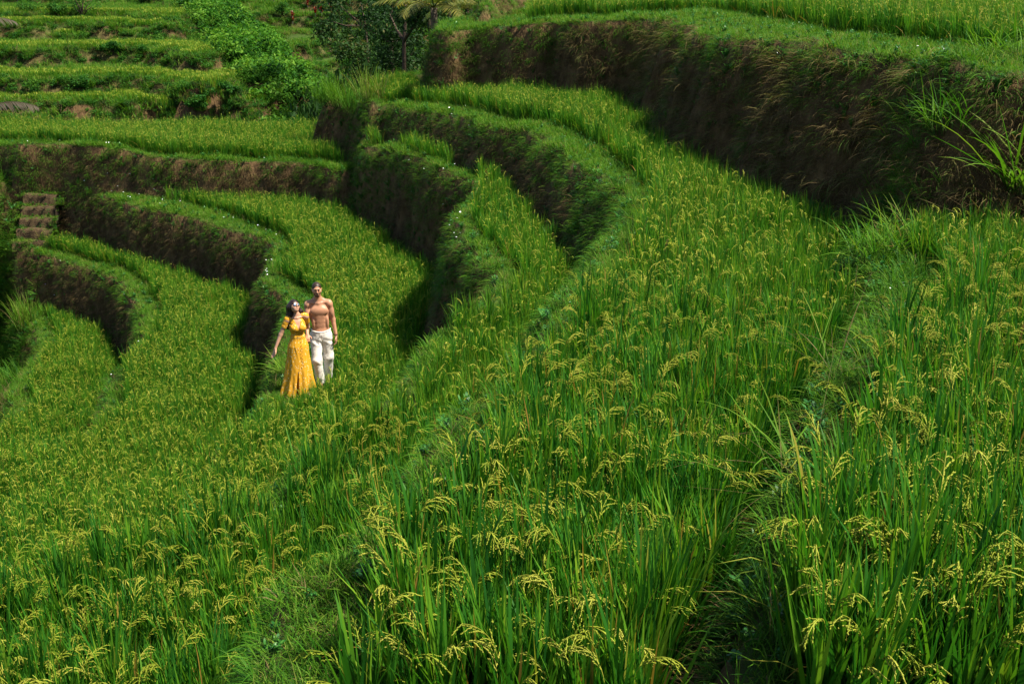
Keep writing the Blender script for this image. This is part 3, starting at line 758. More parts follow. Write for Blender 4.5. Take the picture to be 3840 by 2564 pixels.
cnt = rng.poisson(ar * 26.0 * lf_); fi = np.repeat(np.arange(len(GQ)), cnt); n = len(fi); a, b = rng.random(n)[:, None], rng.random(n)[:, None]
p = (A[fi] * (1 - a) + B[fi] * a) * (1 - b) + (D_[fi] * (1 - a) + C_[fi] * a) * b
rot = out_rot(np.arctan2(nrm[fi, 1], nrm[fi, 0]), np.clip(1 - nrm[fi, 2], 0, .7), rng.uniform(0, 6.28, n))
scatter('slope_weeds', 'grass_long', p, rot, (rng.uniform(.8, 1.7, n) * np.where(p[:, 0] > -6, .5, 1.0))[:, None] * np.ones(3), np.where(rng.random(n) < .1, 6 + rng.integers(0, 2, n), rng.integers(0, 6, n)), 'rank grass and weeds on the slope at the left edge around the steps', 'grass')

# ------------------------------------------------------------------ people
class SDF:
    """a body as one smooth solid: tapered limbs and rounded masses blended together, then skinned"""
    def __init__(s, lo, hi, h):
        s.h = h; s.lo = np.array(lo, float)
        s.n = np.ceil((np.array(hi) - s.lo) / h).astype(int) + 1
        s.g = np.full(s.n, .5, np.float32)
    def _box(s, lo, hi, pad):
        a = np.clip(np.floor((np.array(lo) - pad - s.lo) / s.h).astype(int), 0, s.n); b = np.clip(np.ceil((np.array(hi) + pad - s.lo) / s.h).astype(int) + 1, 0, s.n)
        sl = tuple(slice(i, j) for i, j in zip(a, b))
        ax = [s.lo[i] + s.h * np.arange(a[i], b[i]) for i in range(3)]
        return sl, np.stack(np.meshgrid(*ax, indexing='ij'), -1).astype(np.float32)
    def put(s, sl, d, k, sub=False):
        g = s.g[sl]
        if sub: d = -d; h = np.maximum(k - np.abs(g - d), 0) / k; s.g[sl] = np.maximum(g, d) + h * h * k / 4
        else: h = np.maximum(k - np.abs(g - d), 0) / k; s.g[sl] = np.minimum(g, d) - h * h * k / 4
    def cone(s, a, b, ra, rb, k=.03, sub=False):
        a = np.array(a, float); b = np.array(b, float); r = max(ra, rb)
        sl, P = s._box(np.minimum(a, b) - r, np.maximum(a, b) + r, k + .02)
        ab = b - a; t = np.clip(((P - a) @ ab) / (ab @ ab + 1e-9), 0, 1)
        s.put(sl, np.linalg.norm(P - a - t[..., None] * ab, axis=-1) - (ra + t * (rb - ra)), k, sub); return s
    def ell(s, c, r, k=.03, sub=False, R=None):
        c = np.array(c, float); r = np.array(r, float); m = r.max()
        sl, P = s._box(c - m, c + m, k + .02)
        q = P - c
        if R is not None: q = q @ np.array(R)
        k0 = np.linalg.norm(q / r, axis=-1); k1 = np.linalg.norm(q / r ** 2, axis=-1) + 1e-6
        s.put(sl, k0 * (k0 - 1) / k1, k, sub); return s
    def func(s, f, lo, hi, k=.01, sub=False):
        sl, P = s._box(lo, hi, .03); s.put(sl, f(P).astype(np.float32), k, sub); return s
    def mesh(s, name, mat, warp=None):
        g = s.g; neg = g < 0
        n = s.n
        cnt = np.zeros(n - 1, np.int8); acc = np.zeros((*(n - 1), 3), np.float32)
        corner = [(i, j, k) for i in (0, 1) for j in (0, 1) for k in (0, 1)]
        def cs(c): return tuple(slice(c[i], n[i] - 1 + c[i]) for i in range(3))
        for c in corner:
            for ax in range(3):
                if c[ax]: continue
                e = list(c); e[ax] = 1
                A, B = g[cs(c)], g[cs(e)]
                x = (A < 0) != (B < 0)
                t = np.where(x, A / np.where(x, A - B, 1), 0)
                p = np.zeros((*(n - 1), 3), np.float32); p[...] = c; p[..., ax] = t
                acc += p * x[..., None]; cnt += x
        has = cnt > 0
        idx = np.full(n - 1, -1, np.int64); idx[has] = np.arange(has.sum())
        ii = np.argwhere(has)
        V = s.lo + s.h * (ii + acc[has] / cnt[has][:, None])
        Q = []
        for ax in range(3):
            b, c = (ax + 1) % 3, (ax + 2) % 3
            A = np.moveaxis(neg, (ax, b, c), (0, 1, 2)); I = np.moveaxis(idx, (ax, b, c), (0, 1, 2))
            a0, a1 = A[:-1, 1:-1, 1:-1], A[1:, 1:-1, 1:-1]
            x = a0 != a1
            q = np.stack([I[:, :-1, :-1][x], I[:, 1:, :-1][x], I[:, 1:, 1:][x], I[:, :-1, 1:][x]], 1)
            fl = a0[x]
            q[~fl] = q[~fl][:, ::-1]
            Q.append(q)
        Q = np.concatenate(Q); Q = Q[(Q >= 0).all(1)]
        if warp is not None: V = warp(V)
        return mesh_np(name, V, Q, None, True, mat)
def simple_mat(name, col, rough=.6, spec=.3, sss=0.0, noise=.0, nscale=30, bump=0.0, bscale=40, metal=0.0):
    m, nt, N, L = new_mat(name); out = N.new('ShaderNodeOutputMaterial'); p = N.new('ShaderNodeBsdfPrincipled')
    p.inputs['Base Color'].default_value = (*col, 1); p.inputs['Roughness'].default_value = rough; p.inputs['Specular IOR Level'].default_value = spec
    p.inputs['Metallic'].default_value = metal
    tc = N.new('ShaderNodeTexCoord')
    if noise:
        nz = N.new('ShaderNodeTexNoise'); nz.inputs['Scale'].default_value = nscale; nz.inputs['Detail'].default_value = 5; L.new(tc.outputs['Object'], nz.inputs[0])
        r = ramp(N, [(.3, tuple(c * (1 - noise) for c in col)), (.7, tuple(min(1, c * (1 + noise)) for c in col))]); L.new(nz.outputs[0], r.inputs[0]); L.new(r.outputs[0], p.inputs['Base Color'])
    if bump:
        n2 = N.new('ShaderNodeTexNoise'); n2.inputs['Scale'].default_value = bscale; n2.inputs['Detail'].default_value = 6; L.new(tc.outputs['Object'], n2.inputs[0])
        b = N.new('ShaderNodeBump'); b.inputs['Strength'].default_value = bump; b.inputs['Distance'].default_value = .01; L.new(n2.outputs[0], b.inputs['Height']); L.new(b.outputs[0], p.inputs['Normal'])
    if sss: p.inputs['Subsurface Weight'].default_value = sss; p.inputs['Subsurface Radius'].default_value = (.02, .008, .004); p.inputs['Subsurface Scale'].default_value = .3
    L.new(p.outputs[0], out.inputs[0]); return m
m_skin = simple_mat('tanned_skin', (.44, .215, .122), .48, .35, .0, .20, 9)
m_skin2 = simple_mat('fair_skin', (.47, .25, .155), .45, .35, .0, .08, 14)
m_hair = simple_mat('brown_hair', (.030, .016, .009), .5, .4, 0, .4, 60, .15, 160)
m_hair2 = simple_mat('long_dark_hair', (.020, .009, .006), .42, .45, 0, .4, 50, .15, 160)
m_linen = simple_mat('linen', (.62, .58, .52), .85, .15, 0, .06, 40, .35, 60)
m_dark = simple_mat('dark_cord', (.02, .016, .014), .5)
m_lens = simple_mat('mirror_lens', (.55, .62, .68), .12, .5, metal=.85)
m_eye = simple_mat('eye_dark', (.02, .013, .01), .25, .5)
m_lip = simple_mat('lips', (.42, .13, .10), .4)
m_button = simple_mat('brown_button', (.14, .06, .02), .4)
m_dress, nt, N, L = new_mat('yellow_dotted_cotton')
out = N.new('ShaderNodeOutputMaterial'); p_ = N.new('ShaderNodeBsdfPrincipled'); tc = N.new('ShaderNodeTexCoord')
vo = N.new('ShaderNodeTexVoronoi'); vo.inputs['Scale'].default_value = 27; vo.inputs['Randomness'].default_value = .65; L.new(tc.outputs['Object'], vo.inputs[0])
rp = ramp(N, [(0.0, (.76, .60, .32)), (.19, (.76, .60, .32)), (.25, (.56, .27, .016)), (1, (.56, .27, .016))]); L.new(vo.outputs['Distance'], rp.inputs[0])
L.new(rp.outputs[0], p_.inputs['Base Color']); p_.inputs['Roughness'].default_value = .75; p_.inputs['Specular IOR Level'].default_value = .2
L.new(p_.outputs[0], out.inputs[0])

def rotm(ax, ang): return np.array(Matrix.Rotation(ang, 3, ax))
def hand(S, w, d, pn, th, ln=.185, curl=.5):
    """palm, four unequal bent fingers and a thumb leaving the side of the palm. d: pointing, pn: palm faces, th: thumb side"""
    w, d, pn, th = (np.array(a, float) for a in (w, d, pn, th)); d /= np.linalg.norm(d); th = th - d * (th @ d); th /= np.linalg.norm(th); pn = np.cross(d, th) * np.sign(np.cross(d, th) @ pn + 1e-9)
    pl = ln * .52
    for o in (-.026, -.008, .010, .026): S.cone(w + th * o * .6 + d * .01, w + th * o + d * pl, .015, .0125, .012)
    for o, f in zip((-.030, -.010, .010, .029), (.74, .94, 1.0, .90)):
        a = w + th * o + d * pl; l = ln * .48 * f
        d1 = d * math.cos(curl * .6) + pn * math.sin(curl * .6); d2 = d * math.cos(curl * 1.7) + pn * math.sin(curl * 1.7)
        b = a + d1 * l * .48; c = b + d2 * l * .52
        S.cone(a, b, .0098, .0088, .006); S.cone(b, c, .0088, .0072, .006)
    a = w + th * .022 + d * .03; b = a + (d * .55 + th * .75 + pn * .3) * .048; c = b + (d * .9 + th * .2 + pn * .3) * .034
    S.cone(a, b, .014, .0105, .010); S.cone(b, c, .0105, .0085, .006)
def face(S, T, sc=1.0, beard=False):
    """skull, jaw, brow, nose, mouth, ears; T maps head coordinates (face towards -y) to body coordinates"""
    def P(x, y, z): return T(np.array([x, y, z]) * sc)
    R = T.R
    def e(c, r, k=.02, sub=False): S.ell(P(*c), np.array(r) * sc, k, sub, R)
    e((0, .012, .025), (.074, .094, .092)); e((0, -.02, -.045), (.056, .066, .066), .04); e((0, -.055, -.088), (.030, .026, .020), .03)
    for sx in (-1, 1):
        e((sx * .052, -.045, -.022), (.022, .022, .024), .03)                   # cheekbone
        e((sx * .031, -.090, .008), (.018, .012, .010), .012, True)             # eye socket
        e((sx * .031, -.074, .008), (.013, .013, .011), .004)                   # eyeball
        e((sx * .076, .015, -.005), (.010, .020, .032), .008)                   # ear
        S.cone(P(sx * .008, -.088, .030), P(sx * .050, -.076, .030), .008 * sc, .007 * sc, .012)   # brow
    S.cone(P(0, -.086, .02), P(0, -.109, -.024), .007 * sc, .012 * sc, .010); e((0, -.095, -.028), (.017, .012, .009), .008)
    e((0, -.083, -.056), (.024, .012, .006), .006); e((0, -.081, -.067), (.022, .012, .007), .006)
class Head:
    def __init__(s, c, R=None): s.c = np.array(c, float); s.R = np.eye(3) if R is None else R
    def __call__(s, p): return s.c + s.R @ np.asarray(p, float)

def build_man(loc, rz):
    t = empty('person', loc, rz)
    tag(t, 'shirtless bearded man in loose white linen trousers standing behind the woman', 'person')
    S = SDF((-.42, -.40, -.02), (.42, .36, 1.86), .0078)
    S.ell((0, 0, .94), (.158, .108, .12)); S.ell((0, 0, 1.10), (.142, .090, .17), .06); S.ell((-.01, .008, 1.31), (.152, .108, .185), .06)
    for sx in (-1, 1):
        S.ell((sx * .072 - .012, -.068, 1.335), (.076, .031, .060), .04)
        S.ell((sx * .115 - .01, .035, 1.26), (.050, .062, .15), .05)
        S.ell((sx * .178 - .018, .0, 1.44), (.056, .058, .070), .04)
        S.cone((-.022, .03, 1.54), (sx * .15 - .018, .015, 1.468), .045, .034, .05)
        S.cone((-.02, -.050, 1.465), (sx * .13 - .018, -.020, 1.476), .008, .008, .035)        # collarbone
        for z, w in ((1.222, .036), (1.155, .036), (1.085, .034)): S.ell((sx * .035 - .006, -.081, z), (w, .009, .030), .022)
        S.ell((sx * .115, -.055, 1.13), (.026, .03, .10), .03)
    S.ell((-.003, -.106, 1.052), (.008, .014, .006), .006, True)
    S.cone((-.02, .012, 1.46), (-.028, .0, 1.62), .060, .056, .03)
    T = Head((-.032, -.012, 1.70), rotm('Z', .06) @ rotm('X', .06)); face(S, T)
    S.cone((-.202, 0, 1.43), (-.222, -.03, 1.15), .048, .039, .03); S.ell((-.212, -.022, 1.30), (.043, .050, .085), .03)
    S.cone((-.222, -.03, 1.15), (-.228, -.22, .985), .040, .027, .025); hand(S, (-.228, -.22, .985), (.0, -.7, -.5), (0, .4, -1), (1, 0, .2), curl=.9)
    S.cone((.166, 0, 1.43), (.212, .03, 1.15), .048, .039, .03); S.ell((.188, .005, 1.30), (.043, .050, .085), .03)
    S.cone((.212, .03, 1.15), (.248, -.03, .885), .040, .027, .025); hand(S, (.248, -.03, .885), (.03, -.12, -1), (-1, 0, 0), (0, -1, 0), curl=.55)
    for h, k, a, toe in (((-.088, 0, .90), (-.088, -.14, .49), (-.055, -.10, .085), (-.06, -.28, .025)), ((.088, 0, .90), (.10, .0, .50), (.075, .13, .10), (.085, -.03, .025))):
        S.cone(h, k, .088, .056, .04); S.cone(k, a, .056, .036, .03); S.cone(a, toe, .038, .026, .03); S.cone(a, (a[0], a[1] + .04, .035), .034, .03, .02)
    obj('body', S.mesh('man_body', m_skin), t)
    # hair, beard, eyebrows, eyes
    H = SDF((-.16, -.16, 1.55), (.10, .16, 1.86), .006)
    def hair_f(P):
        q = (P - T.c) @ T.R
        d = np.linalg.norm((q - [0, .018, .032]) / [.0775, .097, .089], axis=-1) - 1
        front = q[..., 2] - .050 - .55 * (q[..., 1] + .07) * -1.0
        lim = np.maximum(-(q[..., 2] - (.052 - 1.15 * np.clip(q[..., 1] + .078, 0, .12))), -(q[..., 2] + .075))
        return np.maximum(d * .085, lim)
    H.func(hair_f, (-.15, -.15, 1.56), (.09, .15, 1.85)); obj('hair', H.mesh('man_hair', m_hair), t)
    B = SDF((-.14, -.16, 1.54), (.08, .08, 1.74), .005)
    def beard_f(P):
        q = (P - T.c) @ T.R
        d = np.minimum(np.linalg.norm((q - [0, -.018, -.048]) / [.0625, .075, .066], axis=-1), np.linalg.norm((q - [0, -.052, -.088]) / [.040, .038, .030], axis=-1)) - 1
        top = np.where(np.abs(q[..., 0]) < .034, q[..., 2] + .072 - .0, q[..., 2] + .048 - .9 * np.clip(np.abs(q[..., 0]) - .045, 0, .03))
        mou = np.maximum(np.abs(q[..., 2] + .045) - .006, np.abs(q[..., 0]) - .030)
        d2 = np.linalg.norm((q - [0, -.086, -.045]) / [.032, .016, .008], axis=-1) - 1
        return np.minimum(np.maximum(np.maximum(d * .06, top), q[..., 1] - .02), d2 * .01)
    B.func(beard_f, (-.13, -.15, 1.55), (.07, .07, 1.73)); obj('beard', B.mesh('man_beard', m_hair), t)
    for sx in (-1, 1):
        mb = MB(); mb.tube([T((sx * .012, -.094, .030)), T((sx * .032, -.094, .035)), T((sx * .052, -.080, .030))], [.003, .0036, .0015], 6); obj('eyebrow', mb.mesh('eyebrow', m_hair, True), t)
        mb = MB(); mb.tube([T((sx * .022, -.0875, .007)), T((sx * .031, -.0890, .008)), T((sx * .041, -.0860, .007))], [.0015, .0030, .0015], 6); obj('eye', mb.mesh('eye', m_eye, True), t)
    # trousers
    Q = SDF((-.30, -.32, .02), (.32, .34, 1.06), .009)
    Q.ell((0, 0, .955), (.163, .118, .10)); Q.ell((0, .01, .875), (.172, .130, .13), .05)
    for h, k, a in (((-.088, .0, .86), (-.092, -.135, .49), (-.055, -.095, .10)), ((.088, .0, .86), (.104, .005, .50), (.08, .125, .12))):
        Q.cone(h, k, .102, .082, .05); Q.cone(k, a, .082, .078, .05)
    Q.func(lambda P: .985 + .02 * np.abs(P[..., 0]) / .15 - P[..., 2], (-.3, -.3, .94), (.3, .3, 1.06), .008, False) if False else None
    sl, P = Q._box((-.3, -.32, .9), (.3, .34, 1.08), 0); g = Q.g[sl]; Q.g[sl] = np.maximum(g, P[..., 2] - (.985 + .03 * np.clip(np.abs(P[..., 0]) / .17, 0, 1) ** 2))
    def wr(V):
        x, y, z = V.T
        th = np.arctan2(y, x)
        leg = np.where(x < 0, 1.0, -1.0)
        a = .005 * vnoise(z * 9 + x * 9, th * 2.1 + leg * 7, 4) + .003 * vnoise(z * 27 - x * 14, th * 3, 5) + .003 * np.sin(z * 48 + 5 * vnoise(x * 9, z * 6, 3)) * np.exp(-((z - .50) / .11) ** 2) + .006 * np.sin(z * 55 + x * 30) * np.exp(-((z - .80) / .06) ** 2)
        c = np.stack([np.where(z > .86, 0, np.where(x < 0, -.085, .09)), np.where(z > .86, 0, y * .5), z], 1)
        dn = V - c; dn[:, 2] = 0; dn /= np.linalg.norm(dn, axis=1)[:, None] + 1e-6
        return V + dn * (a * np.clip((.97 - z) / .05, 0, 1))[:, None]
    tr = obj('trousers', Q.mesh('linen_trousers', m_linen, wr), t)
    mb = MB(); th = np.linspace(0, 2 * np.pi, 40)
    mb.tube(np.stack([.162 * np.cos(th), .117 * np.sin(th), 0.974 + .03 * np.abs(np.cos(th)) ** 2], 1), .0085, 8, cap=False); obj('waistband', mb.mesh('waistband', m_linen, True), tr)
    for dx in (-.006, .010):
        mb = MB(); mb.tube([(dx, -.140, .97), (dx * 1.6, -.152, .93), (dx * .8, -.150, .86 + dx)], [.004, .004, .003], 6); obj('drawstring', mb.mesh('drawstring', m_linen, True), tr)
    for z, r, mt in ((.898, .0042, m_dark), (.910, .0035, m_button)):
        mb = MB(); a = np.linspace(0, 2 * np.pi, 20); mb.tube(np.stack([.247 + .033 * np.cos(a), -.027 + .033 * np.sin(a), z + 0 * a], 1), r, 6, cap=False); obj('wristband', mb.mesh('wristband', mt, True), t)
    return t

def build_woman(loc, rz):
    t = empty('person', loc, rz)
    tag(t, 'woman in a long yellow dotted dress and sunglasses, face tilted up', 'person')
    S = SDF((-.50, -.30, -.02), (.40, .50, 1.76), .0078)
    S.ell((0, 0, .86), (.150, .108, .12)); S.ell((0, 0, 1.0), (.106, .078, .12), .06); S.ell((0, .004, 1.20), (.128, .088, .15), .05)
    for sx in (-1, 1):
        S.ell((sx * .062, -.070, 1.175), (.060, .048, .058), .03)
        S.cone((0, .02, 1.39), (sx * .135, .01, 1.345 + .012 * sx), .038, .032, .04)
        S.ell((sx * .150, .005, 1.325 + .012 * sx), (.044, .046, .055), .03)
        S.cone((0, -.043, 1.340), (sx * .12, -.018, 1.352), .007, .007, .025)
    S.cone((0, .012, 1.34), (-.012, .012, 1.47), .046, .043, .03)
    T = Head((-.028, -.012, 1.535), rotm('Z', .25) @ rotm('Y', .16) @ rotm('X', -.52)); face(S, T, .92)
    S.cone((-.165, .0, 1.315), (-.275, .02, 1.075), .040, .033, .03); S.cone((-.275, .02, 1.075), (-.385, -.02, .86), .033, .021, .02)
    hand(S, (-.385, -.02, .86), (-.32, -.08, -.95), (.3, -1, 0), (.3, -.8, 0), ln=.165, curl=.35)
    S.cone((.165, .01, 1.335), (.205, .13, 1.11), .040, .033, .03); S.cone((.205, .13, 1.11), (.12, .34, 1.04), .033, .021, .02)
    hand(S, (.12, .34, 1.04), (-.05, .8, -.5), (0, -.4, -1), (-1, 0, 0), ln=.165, curl=.8)
    for h, k, a, toe in (((-.08, 0, .84), (-.085, -.05, .46), (-.09, .0, .08), (-.10, -.17, .025)), ((.08, 0, .84), (.085, -.06, .46), (.07, .02, .08), (.09, -.15, .025))):
        S.cone(h, k, .080, .050, .04); S.cone(k, a, .050, .030, .03); S.cone(a, toe, .032, .022, .03); S.cone(a, (a[0], a[1] + .035, .03), .028, .026, .02)
    obj('body', S.mesh('woman_body', m_skin2), t)
    # dress: fitted bodice with V neck, short sleeves, flaring skirt with slits
    D = SDF((-.46, -.42, .02), (.42, .42, 1.46), .0085)
    D.ell((0, .004, 1.20), (.139, .099, .155), .04); D.ell((0, 0, 1.0), (.116, .088, .13), .05)
    for sx in (-1, 1):
        D.ell((sx * .063, -.074, 1.175), (.068, .056, .064), .03)
        D.cone((sx * .062, .022, 1.372), (sx * .150, .010, 1.340 + .012 * sx), .046, .048, .03)
    D.cone((-.155, .005, 1.325), (-.222, .012, 1.185), .050, .046, .02); D.cone((.158, .012, 1.335), (.182, .062, 1.215), .050, .046, .02)
    def skirt(P):
        x, y, z = P[..., 0], P[..., 1], P[..., 2]
        u = np.clip((1.0 - z) / .96, 0, 1)
        cx = -.030 * u - .03 * u * u; x = x - cx
        a = np.interp(u, [0, .14, .35, .7, 1], [.116, .168, .190, .238, .292]); b = np.interp(u, [0, .14, .35, .7, 1], [.088, .135, .160, .205, .25])
        th = np.arctan2(y / b, x / a); r = np.sqrt((x / a) ** 2 + (y / b) ** 2)
        f = np.clip((u - .25) / .75, 0, 1) ** 1.3 * (.075 * np.cos(7 * th + 2.2 * u + .6) + .05 * np.cos(12 * th + 1.0 + 3 * u) + .03 * np.cos(19 * th))
        hem = .05 + .07 * np.clip((x + .05) / .25, -.4, 1) + .012 * np.cos(9 * th)
        return np.maximum((r - 1 - f) * a * .82, np.maximum(hem - z, z - 1.03))
    D.func(skirt, (-.44, -.40, .03), (.42, .40, 1.05), .02)
    def slit(x0, zt, w):
        def f(P):
            u = np.clip((zt - P[..., 2]) / zt, 0, 1); cx = x0 - .05 * u
            return np.maximum(np.maximum(np.abs(P[..., 0] - cx) - (.004 + w * u), P[..., 1] + .10), P[..., 2] - zt)
        return f
    D.func(slit(-.07, .46, .030), (-.3, -.42, .02), (.3, -.0, .7), .006, True)
    D.func(slit(.17, .52, .055), (-.2, -.42, .02), (.42, -.0, .7), .006, True)
    def vneck(P):
        z = P[..., 2]; w = np.clip((z - 1.150) * .33, -.03, .066)
        return np.maximum(np.maximum(np.abs(P[..., 0] - .0) - w, P[..., 1] - .03), 1.150 - z)
    D.func(vneck, (-.14, -.2, 1.1), (.14, .08, 1.46), .008, True)
    D.cone((0, .008, 1.39), (-.01, .012, 1.50), .058, .062, .01, True)
    for c, d in (((-.222, .012, 1.185), (-.42, .07, -.9)), ((.182, .062, 1.215), (.2, .45, -.9))):      # cut the sleeves off square
        c = np.array(c); d = np.array(d) / np.linalg.norm(d)
        D.func(lambda P, c=c, d=d: np.maximum(-(P - c) @ d, np.linalg.norm(P - c, axis=-1) - .085), c - .1, c + .1, .006, True)
    def wr(V):
        x, y, z = V.T; th = np.arctan2(y, x)
        a = .004 * vnoise(th * 6 + z * 9, z * 5, 8) * np.clip((1.3 - z) / .2, 0, 1) + .003 * np.sin(x * 60 + z * 90) * np.exp(-((z - 1.24) / .04) ** 2) * (y < 0)
        dn = np.stack([np.cos(th), np.sin(th), 0 * th], 1)
        return V + dn * a[:, None]
    dr = obj('dress', D.mesh('dotted_dress', m_dress, wr), t)
    def front_y(z): return -np.interp(z, [.45, .7, .86, 1.0, 1.08, 1.14], [.196, .168, .143, .094, .106, .122])
    for i, z in enumerate(np.linspace(1.12, .56, 11)):
        mb = MB(); y = front_y(z); u = (1 - min(z, 1)) * .4
        mb.tube([(.022 - .05 * u, y - .004, z), (.022 - .05 * u, y - .012, z)], [.0085, .006], 8); obj('button', mb.mesh('button', m_button, True), dr)
    # hair
    H = SDF((-.24, -.17, .98), (.24, .26, 1.76), .0075)
    def cap(P):
        q = (P - T.c) @ T.R / .92
        d = np.linalg.norm((q - [0, .022, .030]) / [.088, .104, .100], axis=-1) - 1
        lim = -(q[..., 2] - (.060 - 1.9 * np.clip(q[..., 1] + .085, 0, .2)))
        return np.maximum(d * .09, lim)
    H.func(cap, (-.2, -.16, 1.40), (.16, .2, 1.74), .02)
    b0 = T((-.05, .06, .0)); b1 = T((.05, .06, .0)); b2 = T((0, .09, .03))
    for a, b, c, r in ((b0, (-.105, .075, 1.36), (-.125, .10, 1.14), .042), (b0, (-.092, .015, 1.40), (-.128, .0, 1.22), .044), (b1, (.075, .07, 1.38), (.125, .09, 1.20), .040), (b1, (.078, .03, 1.42), (.132, .02, 1.27), .034), (b2, (-.03, .11, 1.36), (-.03, .13, 1.06), .052), (b2, (.05, .10, 1.36), (.05, .13, 1.08), .045)):
        H.cone(a, b, .05, r, .04); H.cone(b, c, r, r * .55, .04)
    def hw(V):
        x, y, z = V.T; th = np.arctan2(y - .03, x)
        a = .006 * np.sin(th * 22 + 2.5 * np.sin(z * 14)) * np.clip((1.62 - z) / .1, .2, 1)
        return V + np.stack([np.cos(th), np.sin(th), 0 * th], 1) * a[:, None]
    obj('hair', H.mesh('long_hair', m_hair2, hw), t)
    g = empty('sunglasses', (0, 0, 0)); g.parent = t
    def P(x, y, z): return T(np.array([x, y, z]) * .92)
    for sx in (-1, 1):
        a = np.linspace(0, 2 * np.pi, 22)[:-1]
        rim = np.array([P(sx * .034 + .026 * math.cos(u), -.098 + .010 * abs(math.cos(u)) * 0 + .012 * (abs(sx * .034 + .026 * math.cos(u)) / .06) ** 2, .006 + .023 * math.sin(u)) for u in a])
        c = P(sx * .034, -.102, .006)
        mb = MB(); n = len(a); mb.add(np.vstack([rim, c]), None, [[i, (i + 1) % n, n] for i in range(n)]); mb.add(np.vstack([rim, c]) + T.R @ np.array([0, .004, 0]), None, [[(i + 1) % n, i, n] for i in range(n)]); obj('lens', mb.mesh('lens', m_lens, True), g)
        mb = MB(); mb.tube(np.vstack([rim, rim[:1]]), .0028, 6, cap=False); obj('frame', mb.mesh('frame', m_dark, True), g)
        mb = MB(); mb.tube([P(sx * .060, -.086, .012), P(sx * .079, -.03, .012), P(sx * .080, .02, .006)], .0026, 6); obj('temple', mb.mesh('temple', m_dark, True), g)
    mb = MB(); mb.tube([P(-.010, -.101, .012), P(0, -.104, .014), P(.010, -.101, .012)], .0026, 6); obj('bridge', mb.mesh('bridge', m_dark, True), g)
    mb = MB(); mb.tube([P(-.020, -.091, -.061), P(0, -.0965, -.0605), P(.020, -.091, -.061)], [.002, .006, .002], 8); obj('mouth', mb.mesh('mouth', m_lip, True), t)
    return t
mx_, my_ = unp((1214, 1432), D3 - LIFT)
wx_, wy_ = unp((1130, 1476), D3 - LIFT)
man = build_man((mx_, my_, float(ground_z(mx_, my_)[0]) - .01), 0.18)
woman = build_woman((wx_, wy_, float(ground_z(wx_, wy_)[0]) - .01), 0.42)

# ------------------------------------------------------------------ far hillside, gully and trees
m_bark = noise_mat('bark', [(.3, (.035, .024, .016)), (.6, (.085, .06, .04)), (.8, (.15, .125, .10))], 9, .95, 6, .6, stretch=(1, 1, .4))
m_palmbark = noise_mat('palm_bark', [(.3, (.05, .038, .028)), (.55, (.12, .095, .07)), (.8, (.20, .175, .14))], 7, .95, 6, .5, stretch=(1, 1, 2.5))
m_tree = leaf_mat('tree_leaf', [(0, (.008, .028, .006)), (.5, (.016, .050, .009)), (.85, (.035, .085, .013)), (1, (.09, .09, .025))], trans=.3, var=.4, rough=.6, spec=.12)  # greens kept very dark: the grove's shade is put into the leaf colour
m_vine = leaf_mat('vine_leaf', [(0, (.012, .060, .007)), (.45, (.035, .13, .010)), (.8, (.075, .20, .016)), (1, (.13, .26, .025))], trans=.4, var=.9, spec=.1, rough=.6)
m_bush = leaf_mat('bush_leaf', [(0, (.014, .07, .010)), (.5, (.032, .125, .014)), (1, (.085, .19, .02))], trans=.4, var=.5, spec=.1, rough=.6)
m_red = leaf_mat('red_leaf', [(0, (.10, .006, .008)), (.6, (.22, .012, .012)), (1, (.34, .06, .02))], trans=.35, var=.3)
m_palm = leaf_mat('palm_leaf', [(0, (.03, .08, .012)), (.5, (.09, .13, .02)), (1, (.30, .24, .05))], trans=.4, var=.2)
m_deadpalm = leaf_mat('dead_palm_leaf', [(0, (.04, .03, .018)), (.6, (.08, .062, .038)), (1, (.13, .11, .07))], trans=.2, var=.2)
m_white = simple_mat('white_petal', (.85, .85, .82), .5)
m_purple = simple_mat('mauve_petal', (.55, .38, .75), .5)
def leaf_cloud(mb, c, rad, n, size, shell=.55, flat=1.0, kbase=.5):
    """n single leaves spread through a lumpy volume"""
    d = rng.normal(0, 1, (n, 3)); d /= np.linalg.norm(d, axis=1)[:, None]
    r = (shell + (1 - shell) * rng.random(n) ** .6)
    p = c + d * r[:, None] * np.asarray(rad)
    nr = d * .6 + rng.normal(0, .6, (n, 3)) + [0, 0, .5]; nr /= np.linalg.norm(nr, axis=1)[:, None]
    a = np.cross(nr, rng.normal(0, 1, (n, 3))); a /= np.linalg.norm(a, axis=1)[:, None] + 1e-9; b = np.cross(nr, a)
    s = (size * rng.uniform(.6, 1.3, n))[:, None]
    V = np.stack([p - a * s, p + b * s * .42 + nr * s * .12, p + a * s - nr * s * .15, p - b * s * .42 + nr * s * .12], 1).reshape(-1, 3)
    q = np.arange(n * 4).reshape(-1, 4)
    mb.add(V, q, None, .8, np.repeat(np.clip(rng.normal(kbase, .22, n), 0, 1), 4))
def clump(n, size, rad, mat, seeds=5):
    mb = MB()
    for i in range(seeds):
        c = np.array([R.uniform(-.5, .5), R.uniform(-.5, .5), R.uniform(.1, .5)]) * rad * 1.3
        leaf_cloud(mb, c, np.array([rad, rad, rad * .7]) * R.uniform(.5, .8), n // seeds, size, .3)
    return multi('clump', [(mb, mat)])
for i in range(5): proto('vine', clump(260, .075, .55, m_vine))
for i in range(4): proto('shrub', clump(240, .08, .55, m_bush))
for i in range(3): proto('shrub', clump(260, .055, .5, m_tree))
